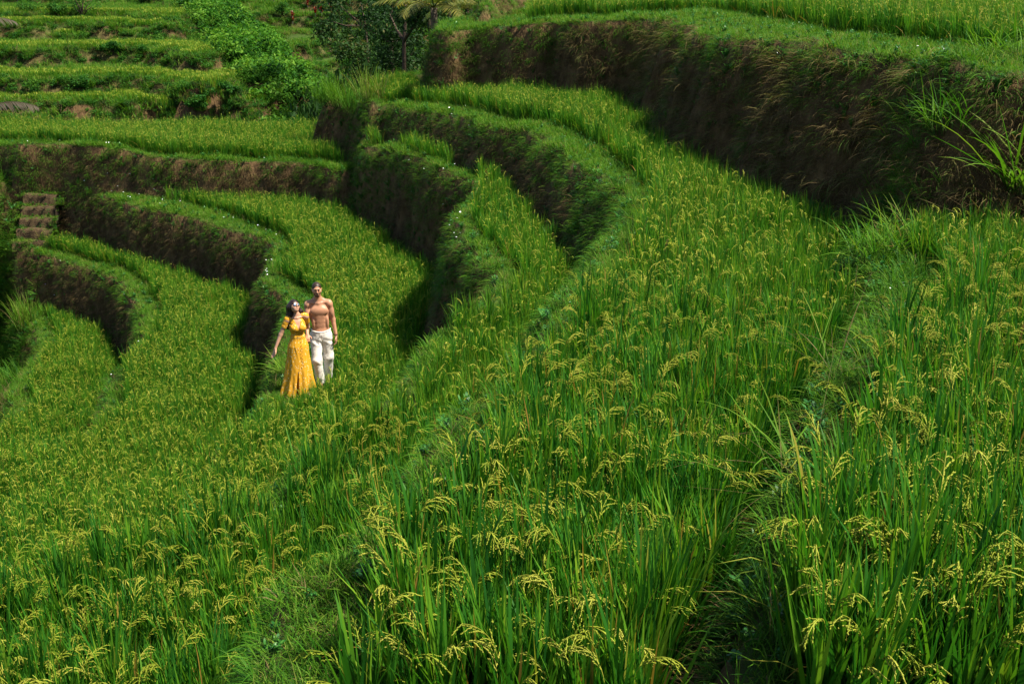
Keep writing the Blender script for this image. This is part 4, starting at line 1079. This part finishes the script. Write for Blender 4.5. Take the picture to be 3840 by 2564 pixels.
def far_rice():
    mb = MB(); er = MB()
    for i in range(26): mb.blade((R.uniform(-.2, .2), R.uniform(-.2, .2), 0), R.uniform(0, 6.28), R.uniform(.5, .75), .028, abs(R.gauss(.08, .08)), abs(R.gauss(.2, .3)), 3, min(1, max(0, R.gauss(.55, .2))))
    for i in range(5): er.blade((R.uniform(-.2, .2), R.uniform(-.2, .2), .45), R.uniform(0, 6.28), R.uniform(.18, .28), .022, .3, 1.4, 3, R.random())
    return multi('far_rice', [(mb, m_rice), (er, m_ear)])
for i in range(5): proto('far_rice', far_rice())
for i in range(4): proto('far_grass', tuft(40, .25, .6, .022, .3, .5, .9, m_grass, (.5, .25)))
for i in range(3): proto('far_grass', tuft(40, .25, .55, .02, .3, .7, 1.2, m_dry, (.4, .3)))

# points over the far hillside
n = 150000
yy = 56 + (rng.random(n) ** .8) * 150; xx = (rng.random(n) - .5) * 1.15 * yy
zz = terrain(xx, yy, True); FHp, FFp = zz[0], zz[5]
P = np.stack([xx, yy, FHp], 1)
u, v, _ = project(P)
keep = (u > -350) & (u < 2100) & (v > -260) & (v < 520)
# hidden behind the near terraces: the far side of the valley only shows above them
P, FFp, u, v = P[keep], FFp[keep], u[keep], v[keep]
fs = np.zeros(len(P)); fw = np.zeros(len(P))
for k, l in enumerate(FAR):
    s, b, w = l.fields(P[:, 0], P[:, 1])
    m = FFp == k + 1
    fs[m] = s[m]
rnd = rng.random(len(P))
isr = (FFp >= 1) & (FFp < 50) & (fs > 1.0) & (fs < 6.5)
bare = (FFp == 8) | ((FFp == 1) & (u < 280))
isr &= ~bare
isw = FFp >= 100
vine = (FFp == 60) | ((FFp >= 50) & (FFp < 60) & (fbm(P[:, 0] * .1, P[:, 1] * .1, 23) > .05))
# the gully of bright creepers runs diagonally down from the top centre-left
gl = np.interp(v, [-200, 0, 150, 300, 430], [640, 690, 780, 910, 1020]); gr = np.interp(v, [-200, 0, 150, 300, 430], [780, 830, 1000, 1160, 1260])
gul = (u > gl) & (u < gr)
def put(name, coll, m, n_p, smin, smax, label, cat, dens=1.0, pick=None):
    m = m & (rng.random(len(P)) < dens)
    k = m.sum()
    rot = np.stack([rng.normal(0, .08, k), rng.normal(0, .08, k), rng.uniform(0, 6.28, k)], 1)
    scatter(name, coll, P[m], rot, rng.uniform(smin, smax, k)[:, None] * np.ones(3), rng.integers(0, n_p, k) if pick is None else pick(k), label, cat)
    print(name, k)
# rice on the rows: denser, on its own grid
n2 = 90000
y2 = 70 + rng.random(n2) * 75; x2 = -62 + rng.random(n2) * 66
t2 = terrain(x2, y2, True); P2 = np.stack([x2, y2, t2[0]], 1); u2, v2, _ = project(P2)
f2 = np.zeros(n2); 
for k, l in enumerate(FAR):
    s, b, w = l.fields(x2, y2); m = t2[5] == k + 1; f2[m] = s[m]
m2 = (t2[5] >= 1) & (t2[5] < 50) & (f2 > .6) & (f2 < 3.6) & (u2 > -300) & (u2 < 1200) & (v2 > -150) & (v2 < 480) & (t2[5] != 8) & ~((t2[5] == 1) & (u2 < 270))
g2 = np.interp(v2, [-200, 0, 150, 300, 430], [640, 690, 780, 910, 1020]); m2 &= u2 < g2 + 20
m2 &= fbm(x2 * .09, y2 * .2, 61) > -.75
p = P2[m2]; k = len(p)
scatter('far_rice_rows', 'far_rice', p, np.stack([0 * p[:, 0], 0 * p[:, 0], rng.uniform(0, 6.28, k)], 1), rng.uniform(.8, 1.15, k)[:, None] * np.ones(3), rng.integers(0, 5, k), 'pale rows of rice on the stepped terraces across the valley at the upper left', 'rice')
print('far rice', k)
put('far_creepers', 'vine', gul & (v > -250), 5, .6, 2.6, 'bright green creepers pouring down the gully between the far terraces', 'creepers', .5)
put('far_grass', 'far_grass', ~isr & ~gul, 7, .8, 1.6, 'grass on the steps and slopes across the valley', 'grass', .8, lambda k: np.where(rng.random(k) < .86, rng.integers(0, 4, k), 4 + rng.integers(0, 3, k)))
put('far_shrubbery', 'shrub', (isw & (rng.random(len(P)) < .55)) | (vine & ~gul & (rng.random(len(P)) < .22)), 5, .35, 1.0, 'low shrubs and leafy weeds on the far banks', 'shrubs', .8)

# leafy growth on the steep faces of the far banks
fv = np.where((FSL > .55) & (FYY > 58) & (FYY < 150))[0]; fv = np.repeat(fv, np.clip(FSL[fv] * 6, 2, 16).astype(int))
pp = np.stack([FXX[fv] + rng.uniform(-.5, .5, len(fv)), FYY[fv] + rng.uniform(-.5, .5, len(fv)), FH[fv]], 1); pp[:, 2] = terrain(pp[:, 0], pp[:, 1])
uu_, vv_, _ = project(pp); mk = (uu_ > -300) & (uu_ < 1900) & (vv_ > -200) & (vv_ < 520) & (rng.random(len(fv)) < .75); pp = pp[mk]; k = len(pp)
scatter('far_bank_leaves', 'shrub', pp, np.stack([0 * pp[:, 0], 0 * pp[:, 0], rng.uniform(0, 6.28, k)], 1), rng.uniform(.35, .9, k)[:, None] * np.ones(3), np.where(rng.random(k) < .5, 4 + rng.integers(0, 3, k), rng.integers(0, 4, k)), 'weeds and leafy growth covering the steep banks across the valley', 'weeds')
print('far banks', k)
def hill_pos(fx, fy, y):
    """ground point on the hillside seen at photograph pixel (fx, fy): march along the ray, else at distance y"""
    dy = F_PX * math.cos(PITCH) - (fy - 1282) * math.sin(PITCH); dz = -((fy - 1282) * math.cos(PITCH) + F_PX * math.sin(PITCH)); dx = fx - 1920
    ys = np.arange(44, 220, .4); xs = ys * dx / dy; zs = CAM_Z + ys * dz / dy
    hz = terrain(xs, ys); i = np.argmax(hz > zs)
    if hz[i] > zs[i]: return xs[i], ys[i], hz[i]
    x = y * dx / dy; return x, y, float(terrain([x], [y])[0])
def tree(name, x, y, h, crown, nleaf, lsize, label, group, mat, trunk_r=.16, lean=.08, z=None, cz=.62, nb=7):
    z = float(ground_z(x, y)[0]) if z is None else z
    t = empty(name, (x, y, z - .1), R.uniform(0, 6.28)); tag(t, label, 'tree', group)
    st, lf = MB(), MB()
    az = R.uniform(0, 6.28); top = np.array([lean * h * math.cos(az), lean * h * math.sin(az), h * .9])
    uu = np.linspace(0, 1, 9); path = np.array([top * q + .05 * h * np.array([math.sin(q * 5 + az), math.cos(q * 4 + az), 0]) * q * (1 - q) * 2 for q in uu])
    st.tube(path, trunk_r * (1 - .75 * uu), 9)
    for i in range(nb):
        q = R.uniform(.35, .95); b = path[int(q * 8)]
        a = R.uniform(0, 6.28); ln = crown * R.uniform(.5, 1.0)
        e = b + np.array([math.cos(a) * ln, math.sin(a) * ln, ln * R.uniform(.1, .9)])
        mid = (b + e) / 2 + np.array([0, 0, -.08 * ln])
        st.tube(np.array([b, mid, e]), [trunk_r * .38, trunk_r * .25, trunk_r * .08], 6)
        for j in range(4):
            c = mid + (e - mid) * R.uniform(.3, 1.25) + np.array([R.gauss(0, .3), R.gauss(0, .3), R.gauss(0, .25)]) * crown * .5
            leaf_cloud(lf, c, np.array([1, 1, .65]) * crown * R.uniform(.22, .42), int(nleaf / (nb * 4)), lsize, .15, kbase=R.uniform(.3, .65))
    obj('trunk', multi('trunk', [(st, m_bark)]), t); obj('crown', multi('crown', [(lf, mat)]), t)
    return t
def at(fx, y):
    """x of photograph column fx at distance y, at about eye height"""
    return (fx - 1920) / (F_PX * math.cos(PITCH) + (1282) * math.sin(PITCH) * .8) * y
GT = 'dark trees in the gap between the near terraces and the hillside'
for fx, y, h, cr, nl, ls, lab in [
    (1420, 66, 12.0, 3.0, 6500, .11, 'dark leafy tree farthest left in the shaded grove behind the terraces'),
    (1330, 54, 5.6, 2.4, 6000, .09, 'dense dark tree left of the two bare trunks in the grove'),
    (1440, 54, 14.0, 2.8, 6500, .10, 'tall dark tree with a bare forked trunk reaching the top of the frame'),
    (1505, 60, 15.0, 3.2, 6500, .10, 'tall tree with a thick dark trunk just right of the forked one'),
    (1570, 52, 9.5, 3.0, 6500, .10, 'leafy tree with glossy leaves behind the tip of the tall right bank'),
    (1490, 75, 14.0, 3.6, 6000, .14, 'shadowy tree at the back of the grove, left side'),
    (1570, 84, 18.0, 4.6, 6500, .16, 'shadowy tree at the back of the grove, centre'),
    (1600, 78, 18.0, 5.0, 6500, .16, 'shadowy tree at the back of the grove behind the palms'),
    (1750, 82, 18.0, 5.5, 6500, .16, 'shadowy tree behind the pale palm trunk')]:
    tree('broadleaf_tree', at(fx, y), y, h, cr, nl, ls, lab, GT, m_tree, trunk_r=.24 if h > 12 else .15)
def bush(name, x, y, z, rad, n, ls, mat, label, group, cat='bush'):
    t = empty(name, (x, y, z - .05), R.uniform(0, 6.28)); tag(t, label, cat, group)
    lf, st = MB(), MB()
    for i in range(9):
        a = R.uniform(0, 6.28); rr = R.uniform(.1, .75) * rad
        c = np.array([rr * math.cos(a), rr * math.sin(a), rad * R.uniform(.3, 1.0)])
        st.tube(np.array([[0, 0, 0], c * [.4, .4, .6], c]), [.035 * rad, .022 * rad, .008 * rad], 5)
        leaf_cloud(lf, c, np.array([1, 1, .75]) * rad * R.uniform(.28, .5), n // 9, ls, .25, kbase=R.uniform(.3, .7))
    obj('stems', multi('stems', [(st, m_bark)]), t); obj('foliage', multi('foliage', [(lf, mat)]), t)
    return t
GB2 = 'bushes at the foot of the grove'
for fx, fy, y, rad, lab in [(1140, 290, 48, 1.6, 'dark bush at the left foot of the grove above the pale rice field'), (1220, 235, 46, 1.7, 'dark bush in the hollow left of the tall grass tip'), (1300, 190, 47, 1.8, 'round dark bush behind the tip of the upper rice terrace'), (1380, 200, 46, 1.6, 'dark bush below the forked trunk'), (1470, 190, 46, 1.6, 'dark bush in the middle of the grove foot'), (1560, 215, 44, 1.4, 'bush with dead twigs beside the pale thin trunk'), (1620, 200, 47, 1.6, 'glossy bush left of the tall bank tip'), (1700, 130, 52, 1.8, 'bush behind the palm trunks'), (1800, 90, 54, 1.8, 'bush below the thick pale palm trunk')]:
    x = at(fx, y); zt = CAM_Z - y * math.tan(PITCH + math.atan((fy - 1282) / F_PX))
    zg = float(ground_z(x, y)[0])
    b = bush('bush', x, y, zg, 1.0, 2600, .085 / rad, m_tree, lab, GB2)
    hgt = max(zt - zg, .8); b.scale = (rad * 1.15, rad * 1.15, max(rad, hgt / 1.35))
# palms
def frond(mb, mbs, base, az, ln, lean, droop, kk, wid=.55):
    m = 12; uu = np.linspace(0, 1, m); ang = lean + droop * uu ** 1.3; dl = ln / (m - 1)
    r = np.r_[0, np.cumsum(np.sin(ang[:-1]) * dl)]; z = np.r_[0, np.cumsum(np.cos(ang[:-1]) * dl)]
    P = np.stack([base[0] + r * math.cos(az), base[1] + r * math.sin(az), base[2] + z], 1)
    mbs.tube(P, np.linspace(.03, .008, m), 5, k=kk)
    sd = np.array([-math.sin(az), math.cos(az), 0])
    for i in range(34):
        q = .12 + .86 * i / 33; j = min(int(q * (m - 1)), m - 2); b = P[j] + (P[j + 1] - P[j]) * (q * (m - 1) - j); T = P[j + 1] - P[j]; T /= np.linalg.norm(T)
        l = wid * math.sin(math.pi * (.12 + .8 * q)) + .08
        for sg in (-1, 1):
            d = sd * sg * .8 + T * .5 + np.array([0, 0, R.uniform(-.55, -.2)]); d /= np.linalg.norm(d)
            w = T * .018; e = b + d * l * R.uniform(.85, 1.1)
            mb.add([b - w, b + w, (b + e) / 2 + w * 1.4 + [0, 0, .02], e, (b + e) / 2 - w * 1.4 + [0, 0, .02]], None, [[0, 1, 2], [0, 2, 4], [4, 2, 3]], .8, min(1, max(0, kk + R.uniform(-.15, .15))))
def palm(x, y, h, tr, nf, label, fr=True, lean=.02, ln=3.0):
    z = float(ground_z(x, y)[0]); t = empty('palm_tree', (x, y, z - .1)); tag(t, label, 'palm', 'palms beside the grove')
    st = MB(); uu = np.linspace(0, 1, 14); path = np.stack([lean * h * uu ** 2, 0 * uu, h * uu], 1)
    st.tube(path, tr * (1.25 - .5 * uu) * (1 + .05 * np.sin(np.arange(14) * 2.1)), 10); obj('trunk', multi('trunk', [(st, m_palmbark)]), t)
    for i in range(nf):
        lf, rb = MB(), MB(); frond(lf, rb, (lean * h, 0, h), i * 6.283 / nf + R.uniform(-.2, .2), ln * R.uniform(.8, 1.1), R.uniform(.5, 1.3), R.uniform(.8, 1.5), R.uniform(.3, .95))
        obj('frond', multi('frond', [(lf, m_palm), (rb, m_palm)]), t)
    return t
def zdrop(fy, y): return CAM_Z - y * math.tan(PITCH + math.atan((fy - 1282) / F_PX))
x = at(1632, 44); palm(x, 44, zdrop(20, 44) - float(ground_z(x, 44)[0]), .16, 11, 'palm with yellowing drooping fronds and a mossy trunk beside the tall bank', lean=.0, ln=2.3)
x = at(1795, 50); palm(x, 50, 11.5, .22, 12, 'palm with a thick pale ringed trunk, right of the grove', lean=.02)
x = at(1690, 52); palm(x, 52, 12.5, .09, 9, 'slender palm with a thin dark trunk between the two stouter palms', lean=.0)
x = at(1770, 60); palm(x, 60, 12.5, .08, 8, 'thin palm just left of the thick pale palm trunk', lean=.0)
# red-leaved shrubs on the far steps
for i, (zx, zy, lab) in enumerate([(120, 45, 'red-leaved shrub at the top left corner of the far hillside'), (1855, 30, 'left one of the two dark red shrubs at the top edge of the middle hillside'), (1912, 28, 'right one of the two dark red shrubs at the top edge of the middle hillside'), (1985, 172, 'red shrub on the grassy mound of the middle hillside'), (2086, 70, 'slim red shrub above the orange soil patch'), (2140, 148, 'small low red shrub, left of the red pair behind the mound'), (2182, 146, 'small low red shrub, right of the red pair behind the mound'), (2250, 185, 'red shrub on the tall thin pale stem'), (2302, 190, 'dark red shrub nearest the grove')]):
    x, y, z = hill_pos(zx / 1.807, zy / 1.807, 105)
    t = empty('red_shrub', (x, y, z - .05)); tag(t, lab, 'shrub', 'red-leaved shrubs on the far hillside')
    st, lf = MB(), MB(); h = 1.5 if i == 7 else .5
    hh = .5 if i in (5, 6) else .95
    st.tube([(0, 0, 0), (.02, 0, h), (0, 0, h + hh * .8)], [.03, .025, .015], 6)
    for j in range(46):
        lf.blade((R.uniform(-.06, .06), R.uniform(-.06, .06), h + R.uniform(-.1, hh * .8)), R.uniform(0, 6.28), R.uniform(.28, .5), .11, R.uniform(.3, .9), R.uniform(.3, 1.0), 3, R.random())
    obj('stem', multi('stem', [(st, simple_mat('pale_stem', (.35, .33, .28), .9))]), t); obj('leaves', multi('leaves', [(lf, m_red)]), t)
# shrubs one can pick out on the far hillside
for zx, zy, rad, mt, lab in [(560, 135, 2.6, m_bush, 'spreading shrub with visible branches at the top of the left hillside'), (380, 110, 1.3, m_bush, 'low bush left of the spreading shrub on the hillside top'), (190, 100, 1.5, m_bush, 'bush below the red shrub at the top left'), (1925, 120, 1.6, m_bush, 'leafy bush under the two dark red shrubs'), (2195, 95, .9, m_vine, 'pale broad-leaved plant on the middle hillside steps'), (1090, 320, 1.0, m_bush, 'rounded bush at the right end of the second far rice row'), (1745, 290, .9, m_vine, 'bush on the step left of the bright middle hillside strip'), (770, 420, 1.0, m_bush, 'dark leafy bush on the bank between two far rice rows'), (985, 400, .8, m_bush, 'small bush with pale leaves on the dark far bank'), (1350, 745, 1.0, m_bush, 'rounded bush right at the foot of the far rows'), (1560, 800, .8, m_bush, 'low dark bush beside the far end of the pale rice field'), (600, 620, 1.2, m_bush, 'bush overhanging the tall dark bank of the far rows'), (1000, 40, 1.3, m_tree, 'dark bush at the top beside the creeper gully'), (1390, 40, 1.2, m_tree, 'dark shrub between the gully and the grassy mound'), (2280, 60, 1.6, m_tree, 'dark bush at the left edge of the grove')]:
    x, y, z = hill_pos(zx / 1.807, zy / 1.807, 105)
    b = bush('shrub', x, y, z, 1.0, 1100, .11 / max(rad, 1), mt, lab, 'shrubs on the far hillside', 'shrub'); b.scale = (rad, rad, rad * .85)
# palm fronds poking in at the left edge
for (px, y, az, ln, lab, mt, kk) in [((-40, 470), 45, .1, 2.2, 'drooping grey brown palm frond at the left edge above the pale rice field', m_deadpalm, .4), ((-60, 150), 60, .25, 2.4, 'grey palm frond poking in at the left edge of the far terraces', m_deadpalm, .6)]:
    x = at(px[0], y); z = zdrop(px[1] - 60, y)
    t = empty('palm_frond', (x - .5, y, z)); tag(t, lab, 'palm frond')
    lf, rb = MB(), MB(); frond(lf, rb, (0, 0, 0), az, ln, 1.2, .9, kk, .8)
    rb.tube([(0, 0, 0), (-.6, 0, -.5), (-1.0, 0, -6)], [.05, .06, .08], 6)
    obj('leaflets', multi('leaflets', [(lf, mt)]), t); obj('rib', multi('rib', [(rb, mt)]), t)

# ------------------------------------------------------------------ details on the near terraces
# earth steps in the bank at the far left
m_step = noise_mat('trodden_earth', [(.3, (.022, .014, .007)), (.46, (.05, .032, .015)), (.56, (.08, .052, .024)), (.66, (.035, .06, .012))], 6, .95, 8, .8)
sx0, sy0 = unp(ZL([(480, 350)])[0], D3 - LIFT)
ztop = CAM_Z - D3 + .05; ns = 5; rise = (D2 - D3 - .1) / ns
st = empty('earth_steps', (sx0, sy0, ztop - rise * ns)); tag(st, 'worn earth steps cut into the brown bank at the left edge', 'steps')
for i in range(ns):
    w = 1.15 + R.uniform(-.1, .12); d = .36; n_ = 14
    xs = np.linspace(-w / 2, w / 2, n_); V = []; 
    z1 = rise * (ns - i) - R.uniform(.0, .03); yf = -.15 - d * i * .75
    prof = [(yf + 1.2, z1), (yf + .12, z1 + .01), (yf + .03, z1 - .03), (yf - .02, z1 - .12), (yf - .05, z1 - rise - .25)]
    for xx_ in xs:
        for (py, pz) in prof:
            V.append((xx_ + R.uniform(-.02, .02), py + .05 * vnoise(xx_ * 3 + i * 7, pz * 3, 2) + R.uniform(-.012, .012), pz + .035 * float(vnoise(xx_ * 2.5 + 9 * i, py, 3))))
    k = len(prof); q = [[a * k + b, (a + 1) * k + b, (a + 1) * k + b + 1, a * k + b + 1] for a in range(n_ - 1) for b in range(k - 1)]
    base = len(V)
    tr = []
    for a in (0, n_ - 1):
        ids = [a * k + b for b in range(k)]
        for b in range(1, k - 1): tr.append([ids[0], ids[b], ids[b + 1]] if a else [ids[0], ids[b + 1], ids[b]])
    obj('step', mesh_np('step', V, [np.array(q), np.array(tr)], None, True, m_step), st)
# moss and tufts along the treads
tp_, tr_ = [], []
for i in range(ns):
    for j in range(30):
        tp_.append((sx0 + R.uniform(-.66, .66), sy0 - .15 - .27 * i + R.choice([-.03, .2, .24]) + R.uniform(-.04, .04), ztop - rise * i - R.uniform(0, .03))); tr_.append((0, 0, R.uniform(0, 6.28)))
for j in range(60):
    sgn = R.choice([-1, 1]); i = R.uniform(0, ns); tp_.append((sx0 + sgn * R.uniform(.52, .75), sy0 - .15 - .27 * i, ztop - rise * i - R.uniform(-.05, .2))); tr_.append((0, 0, R.uniform(0, 6.28)))
scatter('step_moss', 'grass_short', np.array(tp_), np.array(tr_), np.ones((len(tp_), 3)) * rng.uniform(.7, 1.5, len(tp_))[:, None], rng.integers(0, 12, len(tp_)), 'tufts and moss growing over the earth steps', 'grass')
# grass clumps that stand out
def grass_clump(x, y, n, l0, l1, w, label, lean=.35, droop=.9, mat=m_grass, kk=(.6, .2), rad=.12, z=None, az=None, seeds=0, dz=0):
    z = float(ground_z(x, y)[0]) if z is None else z
    t = empty('grass_clump', (x, y, z - .02 + dz)); tag(t, label, 'grass clump', 'clumps of taller grass on the terraces')
    mb = MB()
    for i in range(n):
        a = R.uniform(0, 6.28); rr = rad * math.sqrt(R.random())
        mb.blade((rr * math.cos(a), rr * math.sin(a), 0), R.uniform(0, 6.28) if az is None else R.gauss(az[0], az[1]), R.uniform(l0, l1), w * R.uniform(.7, 1.2), abs(R.gauss(lean, .2)), abs(R.gauss(droop, .4)), 6, min(1, max(0, R.gauss(*kk))), R.uniform(-.8, .8))
    obj('blades', multi('blades', [(mb, mat)]), t)
    for i in range(seeds):
        sd = MB(); a = R.uniform(0, 6.28); h = l1 * R.uniform(.9, 1.15)
        sd.tube([(0, 0, 0), (.08 * math.cos(a), .08 * math.sin(a), h * .6), (.2 * math.cos(a), .2 * math.sin(a), h)], [.003, .0025, .0015], 4, k=.6)
        for j in range(30):
            q = R.uniform(.78, 1.0); grain(sd, np.array([.2 * q * math.cos(a), .2 * q * math.sin(a), h * q]), np.array([R.gauss(0, .5), R.gauss(0, .5), .8]), .03, .004, .95)
        obj('seed_head', multi('seed_head', [(sd, m_dry)]), t)
    return t
def gp(vx, vy, drop): return unp((vx * 3840 / 2348, vy * 3840 / 2348), drop)
for i, (vx, vy, dr, lab) in enumerate([(748, 226, 4.0, 'tall pale grass at the left tip of the upper terrace, leftmost tuft'), (780, 228, 3.97, 'tall pale grass at the tip of the upper terrace, second tuft'), (815, 233, 3.92, 'tall pale grass at the tip of the upper terrace, third tuft'), (848, 240, 3.86, 'tall pale grass at the tip of the upper terrace, rightmost tuft')]):
    x, y = gp(vx, vy, dr); grass_clump(x, y, 170, .6, 1.2, .014, lab, .25, .5, kk=(.66, .12), rad=.4)
x, y = gp(640, 432, 6.5); grass_clump(x, y, 220, .25, .55, .008, 'rounded tuft of fine grass against the foot of the long left bank', .6, .9, rad=.3)
x, y = gp(20, 470, 6.6); grass_clump(x, y, 160, .7, 1.4, .016, 'tall reedy grass at the left edge above the earth steps', .2, .5, rad=.35, seeds=3)
x, y = gp(12, 560, 7.3); grass_clump(x, y, 160, .6, 1.2, .016, 'tall grass at the left edge beside the earth steps', .3, .7, rad=.4)
x, y = gp(25, 750, 10.0); grass_clump(x, y, 200, .5, 1.1, .014, 'pale arching grass at the left edge below the lowest rice strip', .5, .9, rad=.45)
x, y = gp(5, 830, 10.3); grass_clump(x, y, 160, .5, 1.0, .012, 'dry brownish grass at the left edge over the dark hollow', .5, 1.0, mat=m_dry, kk=(.5, .25), rad=.4)
# arching reed by the woman
x, y = wx_ - .42, wy_ + 1.0
grass_clump(x, y, 26, .55, .95, .016, 'pale arching reed leaning out of the bank left of the woman', .7, 1.5, kk=(.85, .1), rad=.08, dz=-.15, az=(2.9, .9))
for vx, vy, n_, lab in [(2010, 590, 130, 'lush clump of wide-bladed grass at the head of the overgrown ditch'), (2080, 560, 120, 'lush clump of grass right of the ditch head'), (2150, 530, 100, 'grass clump under the foot of the tall bank at the right')]:
    x, y = gp(vx, vy, 3.0); grass_clump(x, y, n_, .35, .8, .013, lab, .6, .9, kk=(.6, .18), rad=.3)
x, y = gp(2250, 480, 3.0); grass_clump(x, y, 60, .4, .8, .012, 'bent pale grass beside bare soil near the right edge', .8, 1.0, kk=(.9, .1), rad=.3)
# big near clump at the right edge
ys_ = np.arange(10, 15, .05); zs_ = ground_z(ys_ * .452, ys_); j_ = int(np.argmax(zs_ > 5.5)); x, y = ys_[j_] * .452, ys_[j_]
grass_clump(x, y, 46, .8, 1.6, .03, 'large clump of broad grass blades fanning in from the right edge', .75, .5, kk=(.72, .15), rad=.2, az=(2.9, .9))
grass_clump(x - .1, y - .2, 10, .7, 1.2, .014, 'reddish dry stalks among the broad blades at the right edge', .95, .4, mat=m_dry, kk=(.6, .2), rad=.15, az=(2.9, .6))
for vx, vy, lab in [(1440, 640, 'seeding grass stalk standing in the grass strip at centre'), (1500, 650, 'seeding grass leaning over the rice right of the grass strip'), (1950, 760, 'seeding grass stalks over the ditch')]:
    x, y = gp(vx, vy, 3.4); grass_clump(x, y, 9, .4, .7, .008, lab, .5, .8, rad=.05, seeds=2)
for vx, vy, lab in [(1880, 950, 'long pale blades arching across the ditch, upper ones'), (1800, 1120, 'long pale blades arching across the ditch, middle ones'), (1780, 1300, 'long pale blades and reddish stalks across the ditch near the bottom')]:
    x, y = gp(vx, vy, 3.2); grass_clump(x, y, 14, .5, .95, .010, lab, .9, .7, kk=(.7, .2), rad=.15, dz=.25)
    grass_clump(x + .1, y + .1, 14, .4, .8, .003, 'fine reddish dry stalks ' + lab.split(',')[0].replace('long pale blades ', ''), 1.0, .4, mat=m_dry, kk=(.62, .1), rad=.2, dz=.3)
# white flowers on the bank rims
fm = MB()
for i in range(5):
    a = i * 6.283 / 5; fm.blade((0, 0, .0), a, .030, .018, 1.1, .3, 3, .5)
flower_me = fm.mesh('white_flower', m_white)
sm = MB(); sm.tube([(0, 0, -.22), (.01, 0, -.1), (0, 0, 0)], .002, 4); stem_me = sm.mesh('flower_stem', m_weed)
def flowers(pix, drop, label, group, jit=0, mat=None, size=1.0):
    for (fx, fy) in pix:
        x, y = unp((fx, fy), drop)
        z = CAM_Z - drop
        zg = float(ground_z(x, y)[0])
        if z < zg + .03 or z > zg + .5: z = zg + .12
        t = empty('white_flower' if mat is None else 'mauve_flower', (x, y, z), R.uniform(0, 6.28), size * R.uniform(.45, .9)); t.rotation_euler = (R.uniform(-.1, .7), R.uniform(-.3, .3), R.uniform(-.5, .5)); tag(t, label, 'flower', group)
        p = obj('petals', flower_me if mat is None else fm.mesh('mauve_flower', mat), t); obj('stem', stem_me, t)
flowers(ZL([(1005, 358), (1310, 345), (1340, 345), (1290, 378), (1318, 405), (1455, 415), (1450, 452), (1508, 465), (1536, 475), (1640, 440), (1820, 435), (1875, 465), (1832, 495), (1915, 500), (1935, 485), (2122, 520), (1885, 553), (1465, 555)]) + Z5([(975, 572), (1035, 592), (1135, 612), (1410, 720), (1470, 720), (1630, 750), (1625, 770), (1675, 800), (1740, 828), (1605, 830)]), D3 - LIFT - .02, 'small white flower on the rim of the bank behind the couple', 'white flowers on the rim behind the couple')
flowers(Z5([(1675, 965), (1668, 985), (1665, 1005), (1672, 1030), (1680, 1045), (1683, 1065), (1685, 1092), (1710, 962)]), D3 - LIFT, 'small white flower on the bank corner just above the couple', 'white flowers above the couple')
flowers(Z3([(1165, 1418), (1205, 1440), (1245, 1480), (1265, 1445), (1225, 1520), (1265, 1520), (1240, 1550), (1195, 1470)]), D4B - LIFT - .1, 'small white flower on the rim of the narrow curving strip', 'white flowers on the narrow strip')
flowers(Z3([(1185, 240), (1330, 205), (1350, 212), (1365, 212), (1310, 205), (1230, 225), (1650, 230), (1875, 237), (1200, 250)]), 1.70, 'small white flower on the left end of the tall upper bank', 'white flowers on the tall bank')
flowers(Z4([(590, 335), (575, 370), (810, 330), (840, 325), (650, 415), (1685, 415), (55, 250), (155, 200), (240, 610)]), 1.30, 'small white flower on the rim of the tall bank at the right', 'white flowers on the right rim')
flowers(Z3([(640, 1015), (660, 1020), (930, 1045), (940, 1060), (1027, 1103), (1150, 1165), (1230, 1140)]), D4B - LIFT - .02, 'small white flower along the thin path above the long bank', 'white flowers by the thin path')
flowers(Z5([(150, 287), (180, 268), (350, 280), (828, 270), (720, 305), (803, 307), (735, 340), (1057, 320), (1663, 322), (235, 368), (380, 255)]), D4A - LIFT, 'small white flower on the edge of the pale far left field', 'white flowers on the far left edge')
flowers(Z3([(930, 715), (950, 718), (978, 720), (985, 730), (1300, 745), (1320, 820), (1150, 855)]), 3.6, 'small white flower among dark leaves on the upper terrace bank', 'white flowers on the upper terrace bank')
flowers(Z6([(455, 37), (757, 163), (812, 180), (905, 485), (727, 703), (685, 725), (393, -40)]), D2 - LIFT, 'small white flower on the lowest curved grass edge', 'white flowers on the lowest edge')
flowers([(2137, 1132), (3330, 1155), (3150, 1738), (2273, 752)], D5 - .5, 'small white star flower in the near grass', 'white flowers in the near grass', size=.4)
flowers(ZL([(313, 508), (440, 764)]), D3 + .5, 'small mauve flower on the earth steps', 'mauve flowers on the steps', mat=m_purple)
